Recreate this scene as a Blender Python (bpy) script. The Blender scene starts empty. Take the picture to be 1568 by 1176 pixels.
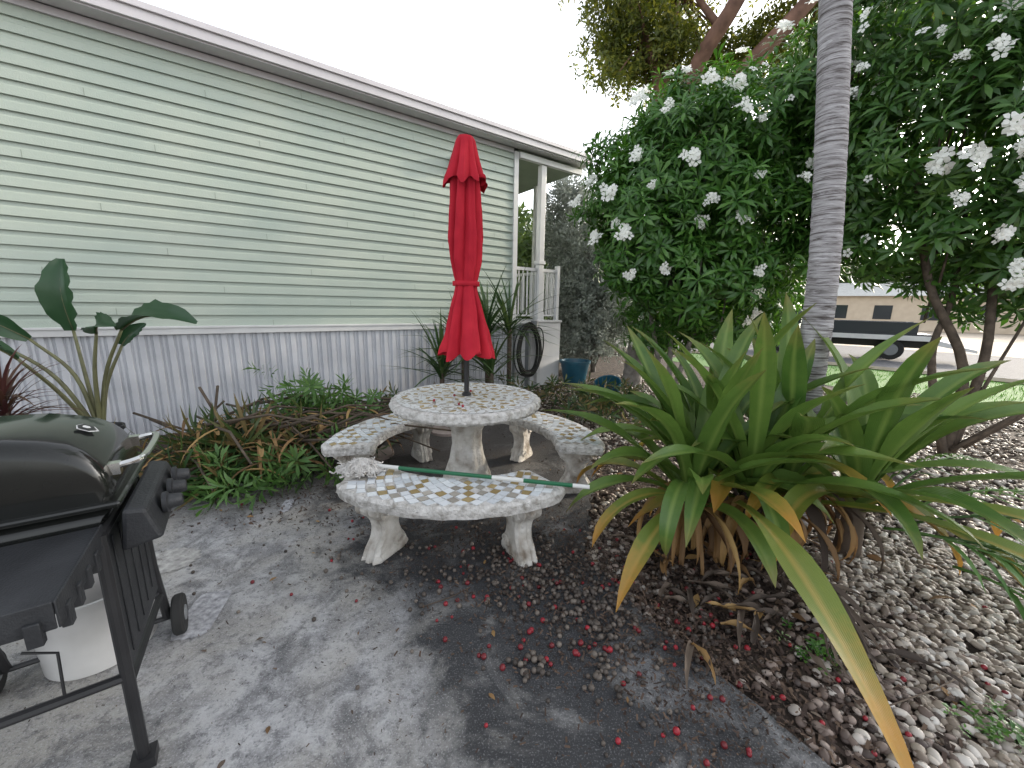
import bpy, math, random
import numpy as np
from mathutils import Matrix, Vector
random.seed(7); rng=np.random.default_rng(7)
scene=bpy.context.scene
pi=math.pi
# ------------------------------------------------------------------ helpers
def link(o,parent=None):
    scene.collection.objects.link(o)
    if parent is not None: o.parent=parent
    return o
def empty(name,loc=(0,0,0),rotz=0,sc=1):
    e=bpy.data.objects.new(name,None); e.location=loc; e.rotation_euler=(0,0,rotz); e.empty_display_size=.2; e.scale=(sc,sc,sc)
    return link(e)
def make(name,parts,mats,parent=None,smooth=True,loc=None,rotz=None,bevel=0,autosm=False):
    """parts: list of (V,F,matindex[,UV per vertex])"""
    Vs=[];loops=[];starts=[];mi=[];uvs=[];off=0;ls=0;hasuv=False
    for p in parts:
        V=np.asarray(p[0],dtype=np.float32).reshape(-1,3);F=p[1];m=p[2]
        uv=p[3] if len(p)>3 else None
        if uv is not None: hasuv=True
        Vs.append(V)
        uvs.append(np.asarray(uv,dtype=np.float32).reshape(-1,2) if uv is not None else np.zeros((len(V),2),np.float32))
        if isinstance(F,np.ndarray):
            k,n=F.shape
            loops.append((F+off).ravel().astype(np.int32)); starts.append(ls+np.arange(k)*n); ls+=k*n
        else:
            k=len(F)
            fl=[i+off for f in F for i in f]; loops.append(np.array(fl,dtype=np.int32))
            st=[];
            for f in F: st.append(ls); ls+=len(f)
            starts.append(np.array(st))
        mi.append(np.full(k,m,dtype=np.int32) if np.isscalar(m) else np.asarray(m,dtype=np.int32))
        off+=len(V)
    V=np.concatenate(Vs);L=np.concatenate(loops);S=np.concatenate(starts).astype(np.int32);MI=np.concatenate(mi)
    me=bpy.data.meshes.new(name)
    me.vertices.add(len(V)); me.vertices.foreach_set("co",V.ravel())
    me.loops.add(len(L)); me.loops.foreach_set("vertex_index",L)
    me.polygons.add(len(S)); me.polygons.foreach_set("loop_start",S)
    me.polygons.foreach_set("material_index",MI)
    me.update(calc_edges=True)
    if hasuv:
        U=np.concatenate(uvs); l=me.uv_layers.new(name="UVMap"); l.data.foreach_set("uv",U[L].ravel())
    me.polygons.foreach_set("use_smooth",np.full(len(S),bool(smooth)))
    for m in mats: me.materials.append(m)
    o=bpy.data.objects.new(name,me)
    if loc is not None:o.location=loc
    if rotz is not None:o.rotation_euler=(0,0,rotz)
    link(o,parent)
    if bevel>0:
        b=o.modifiers.new("b",'BEVEL'); b.width=bevel; b.segments=2; b.limit_method='ANGLE'; b.angle_limit=.6
    if autosm:
        try: me.set_sharp_from_angle(angle=.6)
        except Exception: pass
    return o
BF=np.array([[0,3,2,1],[4,5,6,7],[0,1,5,4],[1,2,6,5],[2,3,7,6],[3,0,4,7]])
def box(x0,x1,y0,y1,z0,z1,m=0,M=None):
    V=np.array([[x0,y0,z0],[x1,y0,z0],[x1,y1,z0],[x0,y1,z0],[x0,y0,z1],[x1,y0,z1],[x1,y1,z1],[x0,y1,z1]],float)
    return (V,BF,m)
def tube(pts,rad,n=8,m=0,cap=True):
    P=[Vector(p) for p in pts]; k=len(P)
    if np.isscalar(rad): rad=[rad]*k
    V=[];up=None
    for i in range(k):
        t=(P[min(i+1,k-1)]-P[max(i-1,0)]).normalized()
        if up is None:
            up=Vector((0,0,1)) if abs(t.z)<.9 else Vector((1,0,0))
        a=(up-t*up.dot(t)).normalized(); b=t.cross(a); up=a
        for j in range(n):
            th=2*pi*j/n; V.append(list(P[i]+(a*math.cos(th)+b*math.sin(th))*rad[i]))
    F=[[i*n+j,i*n+(j+1)%n,(i+1)*n+(j+1)%n,(i+1)*n+j] for i in range(k-1) for j in range(n)]
    if cap: F.append(list(range(n))[::-1]); F.append([(k-1)*n+j for j in range(n)])
    return (V,F,m)
def lathe(prof,n=32,m=0,c=(0,0,0),mod=None):
    V=[]
    for r,z in prof:
        for j in range(n):
            th=2*pi*j/n; rr=r*(mod(th,z) if mod else 1)
            V.append([c[0]+rr*math.cos(th),c[1]+rr*math.sin(th),c[2]+z])
    k=len(prof)
    F=[[i*n+j,i*n+(j+1)%n,(i+1)*n+(j+1)%n,(i+1)*n+j] for i in range(k-1) for j in range(n)]
    F.append(list(range(n))[::-1]); F.append([(k-1)*n+j for j in range(n)])
    return (V,F,m)
def bez(pts,n=12):
    P=[Vector(p) for p in pts]; P=[P[0]*2-P[1]]+P+[P[-1]*2-P[-2]]; out=[]
    for i in range(1,len(P)-2):
        for k in range(n):
            t=k/n; a,b,c,d=P[i-1],P[i],P[i+1],P[i+2]
            out.append(.5*((2*b)+(c-a)*t+(2*a-5*b+4*c-d)*t*t+(3*b-a-3*c+d)*t**3))
    out.append(P[-2]); return out
def strap(base,az,elev,L,W,droop,seg=10,fold=.25,m=0,shape='lily',wave=0,twist=0):
    x,y,z=base; V=[];UV=[]; ds=L/seg; ph=random.random()*6
    for i in range(seg+1):
        t=i/seg; e=elev-droop*t**1.4; a=az+twist*t*t
        dx,dy,dz=math.cos(e)*math.cos(a),math.cos(e)*math.sin(a),math.sin(e)
        if i>0: x+=dx*ds;y+=dy*ds;z+=dz*ds
        if z<.02: z=.02
        if shape=='lily': w=W*(.42+1.15*t)*(1-max(0,(t-.45)/.55)**1.8) if t>.0 else W*.5
        elif shape=='blade': w=W*min(1,.5+3*t)*(1-t**2.5)
        else: w=W*math.sin(pi*min(1,(t*.92+.06)))**.7
        w=max(w,W*.02)
        sx,sy=-math.sin(a),math.cos(a)
        nx,ny,nz=-math.sin(e)*math.cos(a),-math.sin(e)*math.sin(a),math.cos(e)
        wv=wave*math.sin(t*11+ph)*w
        for k,(s,h) in enumerate(((-1,1),(-.5,.4),(0,0),(.5,.4),(1,1))):
            hh=h*fold*w*.5+wv*s
            V.append([x+sx*s*w*.5+nx*hh,y+sy*s*w*.5+ny*hh,z+nz*hh]); UV.append([(s+1)/2,t])
    F=[[i*5+k,i*5+k+1,(i+1)*5+k+1,(i+1)*5+k] for i in range(seg) for k in range(4)]
    return (np.array(V),np.array(F),m,UV)
def leaf_t(L,W,elev,droop,seg=4,az=0,base=.01,fold=.2,peak=.55):
    V=[];x=base;z=0;ds=L/seg
    for i in range(seg+1):
        t=i/seg;e=elev-droop*t
        if i>0:x+=math.cos(e)*ds;z+=math.sin(e)*ds
        w=W*(math.sin(pi*min(1,t**(math.log(.5)/math.log(peak))))**.8 if 0<t<1 else .06)
        h=fold*w*.5
        for s in (-1,0,1):
            V.append([x-math.sin(e)*h*abs(s),s*w*.5,z+math.cos(e)*h*abs(s)])
    V=np.array(V);c,s_=math.cos(az),math.sin(az)
    V=V@np.array([[c,s_,0],[-s_,c,0],[0,0,1]])
    F=[[i*3+k,i*3+k+1,(i+1)*3+k+1,(i+1)*3+k] for i in range(seg) for k in range(2)]
    return V,np.array(F)
def merge(lst):
    Vs=[];Fs=[];o=0
    for V,F in lst: Vs.append(V);Fs.append(F+o);o+=len(V)
    return np.concatenate(Vs),np.concatenate(Fs)
def rosette(n,L,W,e0,e1,droop,seg=3,seed=0,stem=.06,peak=.55):
    r=random.Random(seed);l=[]
    for i in range(n):
        f=i/n; e=e0+(e1-e0)*f+r.uniform(-.12,.12)
        V,F=leaf_t(L*r.uniform(.75,1.1),W*r.uniform(.85,1.1),e,droop*r.uniform(.6,1.3),seg,az=i*2.4+r.uniform(-.2,.2),peak=peak)
        V=V+np.array([0,0,stem*f]); l.append((V,F))
    return merge(l)
def basis(N,spin=None):
    N=N/np.linalg.norm(N,axis=1,keepdims=True)
    a=np.where(np.abs(N[:,2:3])<.95,np.array([[0,0,1.]]),np.array([[1.,0,0]]))
    X=np.cross(a,N);X/=np.linalg.norm(X,axis=1,keepdims=True);Y=np.cross(N,X)
    th=rng.uniform(0,2*pi,len(N)) if spin is None else spin
    c=np.cos(th)[:,None];s=np.sin(th)[:,None]
    X2=X*c+Y*s;Y2=-X*s+Y*c
    return np.stack([X2,Y2,N],axis=1)
def inst(T,P,B,S,m=0):
    V,F=T;k=len(P);n=len(V)
    S=np.asarray(S,float)
    if S.ndim==1: S=np.repeat(S[:,None],3,1)
    W=V[None]*S[:,None,:]
    W=np.einsum('kni,kij->knj',W,B)+P[:,None,:]
    FF=(F[None]+(np.arange(k)*n)[:,None,None]).reshape(-1,F.shape[1])
    mm=m if np.isscalar(m) else np.repeat(np.asarray(m),len(F))
    return (W.reshape(-1,3),FF,mm)
def ico(sub):
    import bmesh
    bm=bmesh.new();bmesh.ops.create_icosphere(bm,subdivisions=sub,radius=1)
    V=np.array([v.co[:] for v in bm.verts]);F=np.array([[v.index for v in f.verts] for f in bm.faces]);bm.free();return V,F
def rand_basis(k):
    N=rng.normal(size=(k,3));return basis(N)
# ------------------------------------------------------------------ materials
def mat(name,cols,rough=.7,nscale=5,detail=4,bump=0,bscale=40,trans=0,island=0,metal=0,spec=.5,distort=0,ramp=None,tval=1.6,coat=0):
    m=bpy.data.materials.new(name);m.use_nodes=True;nt=m.node_tree;N=nt.nodes;L=nt.links
    b=N["Principled BSDF"];b.inputs["Roughness"].default_value=rough;b.inputs["Metallic"].default_value=metal
    b.inputs["Specular IOR Level"].default_value=spec
    if coat: b.inputs["Coat Weight"].default_value=coat
    tc=N.new("ShaderNodeTexCoord")
    if len(cols)==1 and not island: b.inputs["Base Color"].default_value=(*cols[0],1);src=None
    else:
        nz=N.new("ShaderNodeTexNoise");nz.inputs["Scale"].default_value=nscale;nz.inputs["Detail"].default_value=detail;nz.inputs["Distortion"].default_value=distort
        L.new(tc.outputs["Object"],nz.inputs["Vector"])
        r=N.new("ShaderNodeValToRGB");e=r.color_ramp.elements
        pos=ramp or [ .3+.4*i/(max(1,len(cols)-1)) for i in range(len(cols))]
        if island:
            pos=[i/(max(1,len(cols)-1)) for i in range(len(cols))] if ramp is None else ramp
        e[0].position=pos[0];e[0].color=(*cols[0],1);e[1].position=pos[-1];e[1].color=(*cols[-1],1)
        for i in range(1,len(cols)-1):
            q=e.new(pos[i]);q.color=(*cols[i],1)
        if island:
            g=N.new("ShaderNodeNewGeometry");mx=N.new("ShaderNodeMix");mx.data_type='FLOAT'
            mx.inputs[0].default_value=island;L.new(nz.outputs["Fac"],mx.inputs[2]);L.new(g.outputs["Random Per Island"],mx.inputs[3]);L.new(mx.outputs[0],r.inputs[0])
        else: L.new(nz.outputs["Fac"],r.inputs[0])
        L.new(r.outputs[0],b.inputs["Base Color"]);src=r.outputs[0]
    if bump:
        n2=N.new("ShaderNodeTexNoise");n2.inputs["Scale"].default_value=bscale;n2.inputs["Detail"].default_value=5
        L.new(tc.outputs["Object"],n2.inputs["Vector"])
        bp=N.new("ShaderNodeBump");bp.inputs["Strength"].default_value=bump;bp.inputs["Distance"].default_value=.02
        L.new(n2.outputs["Fac"],bp.inputs["Height"]);L.new(bp.outputs[0],b.inputs["Normal"])
    if trans:
        t=N.new("ShaderNodeBsdfTranslucent")
        hs=N.new("ShaderNodeHueSaturation");hs.inputs["Value"].default_value=tval;hs.inputs["Saturation"].default_value=1.1;hs.inputs["Hue"].default_value=.485
        if src is not None:L.new(src,hs.inputs["Color"])
        else: hs.inputs["Color"].default_value=(*cols[0],1)
        L.new(hs.outputs[0],t.inputs["Color"])
        ms=N.new("ShaderNodeMixShader");ms.inputs[0].default_value=trans
        L.new(b.outputs[0],ms.inputs[1]);L.new(t.outputs[0],ms.inputs[2]);L.new(ms.outputs[0],N["Material Output"].inputs["Surface"])
    return m
M_siding=mat("siding_sage",[(.36,.425,.375),(.43,.48,.415)],rough=.42,nscale=1.2,detail=6,bump=.15,bscale=90)
M_skirt=mat("skirting_vinyl",[(.46,.47,.51),(.60,.61,.65)],rough=.5,nscale=2.5,detail=8)
M_white=mat("white_paint",[(.60,.60,.61),(.68,.68,.68)],rough=.45,nscale=4)
M_fascia=mat("fascia_metal",[(.58,.55,.57),(.66,.63,.65)],rough=.4,nscale=3)
M_soffit=mat("soffit",[(.22,.26,.20),(.27,.31,.24)],rough=.7,nscale=3)
M_roof=mat("roof",[(.45,.45,.43),(.55,.55,.53)],rough=.7)
M_conc=mat("cast_concrete",[(.30,.28,.25),(.56,.54,.52),(.70,.68,.66)],rough=.9,nscale=26,detail=8,bump=1,bscale=60)
M_concdirty=mat("pedestal_concrete",[(.24,.20,.16),(.54,.51,.47),(.70,.68,.65)],rough=.9,nscale=9,detail=8,bump=.7,bscale=50)
M_tw=mat("tile_white",[(.50,.53,.57),(.76,.78,.80)],rough=.25,island=.8)
M_tg=mat("tile_gold",[(.24,.17,.07),(.42,.33,.17)],rough=.25,island=.8)
M_tt=mat("tile_taupe",[(.26,.24,.21),(.44,.41,.36)],rough=.25,island=.8)
M_red=mat("umbrella_fabric",[(.36,.010,.025),(.52,.022,.040)],rough=.8,nscale=5,detail=6,bump=.12,bscale=260,spec=.2)
M_black=mat("black_metal",[(.010,.010,.012),(.022,.022,.024)],rough=.45,nscale=6)
M_lid=mat("enamel_black",[(.008,.009,.009),(.018,.019,.018)],rough=.16,nscale=3,coat=.3,spec=.35)
M_plast=mat("dark_plastic",[(.012,.013,.016),(.026,.028,.032)],rough=.55,nscale=9,bump=.2,bscale=150)
M_chrome=mat("chrome",[(.7,.7,.68)],rough=.18,metal=1)
M_green=mat("pole_green",[(.01,.12,.05)],rough=.35)
M_wpl=mat("pole_white",[(.65,.65,.63)],rough=.4)
M_cot=mat("mop_cotton",[(.36,.34,.32),(.62,.60,.58)],rough=.95,nscale=30)
M_bucket=mat("bucket_plastic",[(.46,.45,.44),(.60,.59,.58)],rough=.5,nscale=5)
M_bark=mat("bark_brown",[(.05,.036,.026),(.12,.09,.065)],rough=.9,nscale=12,bump=.6,bscale=30)
M_barkr=mat("bark_red",[(.10,.05,.035),(.24,.13,.09)],rough=.85,nscale=3,bump=.5,bscale=12)
M_barkg=mat("bark_grey",[(.12,.11,.10),(.26,.24,.22)],rough=.9,nscale=9,bump=.6,bscale=30)
M_plum=mat("plumeria_leaf",[(.025,.080,.014),(.06,.165,.028),(.13,.27,.05)],rough=.36,nscale=1.3,trans=.28,island=.65)
M_plum2=mat("shrub_leaf",[(.024,.072,.015),(.052,.135,.025),(.115,.215,.045)],rough=.38,nscale=1.3,trans=.28,island=.65)
M_flow=mat("flower_petal",[(.85,.85,.82)],rough=.6,trans=.3)
M_silver=mat("silver_leaf",[(.14,.16,.14),(.25,.28,.245),(.38,.41,.37)],rough=.6,nscale=2,trans=.15,island=.7)
M_tree=mat("tree_leaf",[(.035,.055,.012),(.10,.125,.022),(.25,.24,.045)],rough=.5,nscale=.6,trans=.45,island=.6,tval=1.8)
M_back=mat("distant_leaf",[(.03,.06,.02),(.07,.12,.03),(.14,.19,.06)],rough=.6,nscale=.5,trans=.3,island=.6)
M_bop=mat("bird_leaf",[(.018,.055,.025),(.035,.09,.035)],rough=.35,nscale=3,trans=.2,island=.5)
M_bops=mat("bird_stem",[(.10,.10,.05),(.17,.17,.08)],rough=.5,nscale=8)
M_cord=mat("cordyline_leaf",[(.05,.015,.02),(.10,.04,.03),(.06,.07,.03)],rough=.5,nscale=3,trans=.15,island=.8)
M_pile=mat("cut_leaf_dark",[(.013,.04,.015),(.03,.07,.022),(.065,.105,.03),(.16,.125,.05),(.22,.15,.07)],rough=.45,nscale=3,trans=.15,island=.8)
M_pileL=mat("cut_leaf_light",[(.05,.12,.03),(.09,.19,.045),(.15,.26,.08)],rough=.45,nscale=3,trans=.25,island=.8)
M_drac=mat("dracaena_leaf",[(.02,.055,.02),(.05,.10,.03),(.10,.14,.05)],rough=.4,nscale=3,trans=.2,island=.8)
M_dead=mat("dead_leaf",[(.10,.055,.03),(.26,.15,.06),(.40,.26,.10)],rough=.7,nscale=5,trans=.15,island=.8)
M_deadd=mat("dead_dark",[(.035,.025,.02),(.09,.065,.05),(.16,.12,.09)],rough=.8,nscale=5,island=.8)
M_peb=mat("pebble",[(.06,.045,.036),(.17,.13,.10),(.29,.24,.19),(.45,.40,.35),(.64,.61,.57)],rough=.55,nscale=40,island=.9)
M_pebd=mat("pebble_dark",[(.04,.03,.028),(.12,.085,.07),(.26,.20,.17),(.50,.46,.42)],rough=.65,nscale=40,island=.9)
M_chip=mat("bark_chip",[(.020,.013,.010),(.055,.034,.026),(.13,.085,.058)],rough=.9,nscale=30,island=.9)
M_berR=mat("berry_red",[(.10,.008,.012),(.20,.010,.018),(.36,.014,.028)],rough=.45,nscale=30,island=.8)
M_berB=mat("berry_brown",[(.022,.018,.015),(.07,.055,.046),(.19,.16,.135)],rough=.6,nscale=30,island=.8)
M_pot=mat("pot_blue",[(.01,.06,.10),(.02,.10,.15)],rough=.35,nscale=5)
M_potk=mat("pot_black",[(.025,.025,.028)],rough=.5)
M_hose=mat("hose_black",[(.010,.011,.011)],rough=.4)
M_grey=mat("grey_plastic",[(.18,.19,.20)],rough=.5)
M_lawn=mat("lawn",[(.05,.13,.02),(.10,.22,.04)],rough=.9,nscale=30)
M_grassb=mat("grass_blade",[(.05,.14,.02),(.10,.24,.04)],rough=.6,nscale=3,island=.8,trans=.2)
M_road=mat("road_asphalt",[(.09,.09,.10),(.13,.13,.135)],rough=.9,nscale=8,bump=.3,bscale=60)
M_walk=mat("drive_concrete",[(.42,.35,.27),(.50,.43,.35)],rough=.9,nscale=4)
M_tan=mat("house_tan",[(.5,.41,.31),(.58,.49,.38)],rough=.8,nscale=2)
M_glass=mat("window_dark",[(.03,.035,.04)],rough=.1)
M_tire=mat("tire",[(.018,.018,.018)],rough=.85)
M_stone=mat("stepping_stone",[(.26,.21,.185),(.38,.31,.28)],rough=.9,nscale=8,bump=.4)
M_truckb=mat("truck_body_dark",[(.03,.035,.045)],rough=.3)

def leafstripe(name,dark,light,mid,tip,t0=1.02):
    m=bpy.data.materials.new(name);m.use_nodes=True;nt=m.node_tree;N=nt.nodes;L=nt.links;b=N["Principled BSDF"]
    b.inputs["Roughness"].default_value=.36
    uv=N.new("ShaderNodeUVMap");sp=N.new("ShaderNodeSeparateXYZ");L.new(uv.outputs[0],sp.inputs[0])
    g=N.new("ShaderNodeNewGeometry")
    tc=N.new("ShaderNodeTexCoord");nz=N.new("ShaderNodeTexNoise");nz.inputs["Scale"].default_value=7;nz.inputs["Detail"].default_value=7;nz.inputs["Roughness"].default_value=.65;L.new(tc.outputs["Object"],nz.inputs["Vector"])
    ad=N.new("ShaderNodeMath");ad.operation='MULTIPLY_ADD';L.new(g.outputs["Random Per Island"],ad.inputs[0]);ad.inputs[1].default_value=.6
    s2=N.new("ShaderNodeMath");s2.operation='MULTIPLY_ADD';L.new(nz.outputs[0],s2.inputs[0]);s2.inputs[1].default_value=1.0;s2.inputs[2].default_value=-.28;L.new(s2.outputs[0],ad.inputs[2])
    c1=N.new("ShaderNodeMix");c1.data_type='RGBA';L.new(ad.outputs[0],c1.inputs[0]);c1.inputs[6].default_value=(*dark,1);c1.inputs[7].default_value=(*light,1)
    a=N.new("ShaderNodeMath");a.operation='SUBTRACT';L.new(sp.outputs[0],a.inputs[0]);a.inputs[1].default_value=.5
    ab=N.new("ShaderNodeMath");ab.operation='ABSOLUTE';L.new(a.outputs[0],ab.inputs[0])
    mr=N.new("ShaderNodeMapRange");L.new(ab.outputs[0],mr.inputs[0]);mr.inputs[1].default_value=.02;mr.inputs[2].default_value=.16;mr.inputs[3].default_value=.65;mr.inputs[4].default_value=0
    c2=N.new("ShaderNodeMix");c2.data_type='RGBA';L.new(mr.outputs[0],c2.inputs[0]);L.new(c1.outputs[2],c2.inputs[6]);c2.inputs[7].default_value=(*mid,1)
    t=N.new("ShaderNodeMath");t.operation='ADD';L.new(sp.outputs[1],t.inputs[0])
    n3=N.new("ShaderNodeMath");n3.operation='MULTIPLY';L.new(nz.outputs[0],n3.inputs[0]);n3.inputs[1].default_value=.4;L.new(n3.outputs[0],t.inputs[1])
    m2=N.new("ShaderNodeMapRange");L.new(t.outputs[0],m2.inputs[0]);m2.inputs[1].default_value=t0;m2.inputs[2].default_value=t0+.28
    c3=N.new("ShaderNodeMix");c3.data_type='RGBA';L.new(m2.outputs[0],c3.inputs[0]);L.new(c2.outputs[2],c3.inputs[6]);c3.inputs[7].default_value=(*tip,1)
    L.new(c3.outputs[2],b.inputs["Base Color"])
    wv=N.new("ShaderNodeMath");wv.operation='MULTIPLY';L.new(sp.outputs[0],wv.inputs[0]);wv.inputs[1].default_value=110
    sn=N.new("ShaderNodeMath");sn.operation='SINE';L.new(wv.outputs[0],sn.inputs[0])
    bp=N.new("ShaderNodeBump");bp.inputs["Strength"].default_value=.3;bp.inputs["Distance"].default_value=.002;L.new(sn.outputs[0],bp.inputs["Height"]);L.new(bp.outputs[0],b.inputs["Normal"])
    tr=N.new("ShaderNodeBsdfTranslucent");hs=N.new("ShaderNodeHueSaturation");hs.inputs["Value"].default_value=1.5;L.new(c3.outputs[2],hs.inputs["Color"]);L.new(hs.outputs[0],tr.inputs[0])
    ms=N.new("ShaderNodeMixShader");ms.inputs[0].default_value=.24;L.new(b.outputs[0],ms.inputs[1]);L.new(tr.outputs[0],ms.inputs[2]);L.new(ms.outputs[0],N["Material Output"].inputs["Surface"])
    return m
M_lily=leafstripe("lily_leaf",(.045,.115,.022),(.16,.255,.05),(.23,.32,.08),(.24,.20,.06))
M_lilyY=leafstripe("lily_leaf_yellowing",(.11,.18,.025),(.20,.24,.05),(.46,.34,.09),(.50,.26,.05),.85)

def slab_mat():
    m=bpy.data.materials.new("patio_concrete");m.use_nodes=True;nt=m.node_tree;N=nt.nodes;L=nt.links;b=N["Principled BSDF"];b.inputs["Roughness"].default_value=.85
    tc=N.new("ShaderNodeTexCoord")
    def noise(s,d=6,dis=0,r=.6):
        n=N.new("ShaderNodeTexNoise");n.inputs["Scale"].default_value=s;n.inputs["Detail"].default_value=d;n.inputs["Distortion"].default_value=dis;n.inputs["Roughness"].default_value=r
        L.new(tc.outputs["Object"],n.inputs["Vector"]);return n.outputs[0]
    def math_(op,a,b_=None,c=None):
        n=N.new("ShaderNodeMath");n.operation=op
        for i,v in enumerate((a,b_,c)):
            if v is None: continue
            if isinstance(v,(int,float)): n.inputs[i].default_value=v
            else: L.new(v,n.inputs[i])
        return n.outputs[0]
    def rng_(v,a,b_,c=0,d=1):
        n=N.new("ShaderNodeMapRange");n.interpolation_type='SMOOTHSTEP';L.new(v,n.inputs[0]);n.inputs[1].default_value=a;n.inputs[2].default_value=b_;n.inputs[3].default_value=c;n.inputs[4].default_value=d;return n.outputs[0]
    def mix(f,c1,c2):
        n=N.new("ShaderNodeMix");n.data_type='RGBA'
        if isinstance(f,float): n.inputs[0].default_value=f
        else: L.new(f,n.inputs[0])
        for i,c in ((6,c1),(7,c2)):
            if isinstance(c,tuple): n.inputs[i].default_value=(*c,1)
            else: L.new(c,n.inputs[i])
        return n.outputs[2]
    sp=N.new("ShaderNodeSeparateXYZ");L.new(tc.outputs["Object"],sp.inputs[0]);x,y=sp.outputs[0],sp.outputs[1]
    big=noise(1.3,6,.4);med=noise(6,8,.3,.7);fine=noise(60,6,0,.7);fine2=noise(150,3,0,.6);mid=noise(22,6,0,.75);blot=noise(3.3,7,.8,.7)
    base=mix(rng_(med,.38,.62),(.19,.19,.20),(.46,.46,.475))
    base=mix(rng_(big,.38,.62),base,(.36,.345,.32))
    base=mix(math_('MULTIPLY',rng_(blot,.50,.64),.75),base,(.12,.12,.125))
    base=mix(math_('MULTIPLY',rng_(mid,.50,.64),.6),base,(.08,.08,.085))
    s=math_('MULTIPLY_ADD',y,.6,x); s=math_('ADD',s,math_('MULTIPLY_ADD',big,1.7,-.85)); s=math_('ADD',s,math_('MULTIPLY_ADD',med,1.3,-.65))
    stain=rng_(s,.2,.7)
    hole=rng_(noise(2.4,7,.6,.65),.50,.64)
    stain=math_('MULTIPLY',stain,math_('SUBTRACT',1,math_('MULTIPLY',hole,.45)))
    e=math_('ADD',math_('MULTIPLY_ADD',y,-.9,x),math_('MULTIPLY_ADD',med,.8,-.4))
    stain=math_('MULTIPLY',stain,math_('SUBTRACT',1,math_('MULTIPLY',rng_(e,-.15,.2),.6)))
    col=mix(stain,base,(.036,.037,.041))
    s2=math_('ADD',math_('MULTIPLY_ADD',x,-.5,y),math_('MULTIPLY_ADD',med,1.2,-.6))
    col=mix(math_('MULTIPLY',rng_(s2,3.1,4.0),.8),col,(.055,.044,.037))
    spk=rng_(fine,.53,.68);col=mix(math_('MULTIPLY',spk,.6),col,(.035,.035,.04))
    spk2=rng_(fine2,.54,.66);col=mix(math_('MULTIPLY',spk2,math_('SUBTRACT',.5,math_('MULTIPLY',stain,.3))),col,(.54,.54,.56))
    L.new(col,b.inputs["Base Color"])
    h=math_('ADD',math_('MULTIPLY',fine,.6),math_('MULTIPLY',fine2,.5));h=math_('ADD',h,math_('MULTIPLY',mid,.8))
    bp=N.new("ShaderNodeBump");bp.inputs["Strength"].default_value=1;bp.inputs["Distance"].default_value=.009;L.new(h,bp.inputs["Height"]);L.new(bp.outputs[0],b.inputs["Normal"])
    return m
M_slab=slab_mat()
M_soil=mat("soil_mulch",[(.020,.014,.011),(.05,.035,.027),(.10,.075,.058)],rough=.95,nscale=14,detail=8,bump=1,bscale=40)

def palm_mat():
    m=bpy.data.materials.new("palm_bark");m.use_nodes=True;nt=m.node_tree;N=nt.nodes;L=nt.links;b=N["Principled BSDF"];b.inputs["Roughness"].default_value=.85
    tc=N.new("ShaderNodeTexCoord")
    def nz(sc,scale,dist,rough=.7):
        mp=N.new("ShaderNodeMapping");mp.inputs["Scale"].default_value=sc;L.new(tc.outputs["Object"],mp.inputs[0])
        n=N.new("ShaderNodeTexNoise");n.inputs["Scale"].default_value=scale;n.inputs["Detail"].default_value=8;n.inputs["Roughness"].default_value=rough;n.inputs["Distortion"].default_value=dist;L.new(mp.outputs[0],n.inputs[0]);return n
    n=nz((3.2,3.2,30),1.6,.6,.75);n2=nz((2.5,2.5,64),1.5,.4,.6)
    r=N.new("ShaderNodeValToRGB");e=r.color_ramp.elements;e[0].position=.36;e[0].color=(.09,.075,.07,1);e[1].position=.64;e[1].color=(.60,.58,.60,1);q=e.new(.47);q.color=(.36,.34,.35,1)
    L.new(n.outputs[0],r.inputs[0])
    r2=N.new("ShaderNodeValToRGB");e=r2.color_ramp.elements;e[0].position=.38;e[0].color=(.32,.29,.27,1);e[1].position=.48;e[1].color=(1,1,1,1);L.new(n2.outputs[0],r2.inputs[0])
    mx=N.new("ShaderNodeMix");mx.data_type='RGBA';mx.blend_type='MULTIPLY';mx.inputs[0].default_value=1;L.new(r.outputs[0],mx.inputs[6]);L.new(r2.outputs[0],mx.inputs[7]);L.new(mx.outputs[2],b.inputs["Base Color"])
    bp=N.new("ShaderNodeBump");bp.inputs["Strength"].default_value=1;bp.inputs["Distance"].default_value=.014;L.new(n.outputs[0],bp.inputs["Height"]);L.new(bp.outputs[0],b.inputs["Normal"])
    return m
M_palm=palm_mat()
def mosaic_mat():
    m=bpy.data.materials.new("mosaic_white");m.use_nodes=True;nt=m.node_tree;N=nt.nodes;L=nt.links;b=N["Principled BSDF"];b.inputs["Roughness"].default_value=.35
    tc=N.new("ShaderNodeTexCoord");v=N.new("ShaderNodeTexVoronoi");v.feature='DISTANCE_TO_EDGE';v.inputs["Scale"].default_value=24;L.new(tc.outputs["Object"],v.inputs[0])
    r=N.new("ShaderNodeValToRGB");e=r.color_ramp.elements;e[0].position=.03;e[0].color=(.30,.27,.24,1);e[1].position=.08;e[1].color=(.66,.67,.68,1)
    L.new(v.outputs[0],r.inputs[0]);L.new(r.outputs[0],b.inputs["Base Color"])
    bp=N.new("ShaderNodeBump");bp.inputs["Strength"].default_value=.5;bp.inputs["Distance"].default_value=.004;L.new(r.outputs[0],bp.inputs["Height"]);L.new(bp.outputs[0],b.inputs["Normal"])
    return m
M_mos=mosaic_mat()

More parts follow.
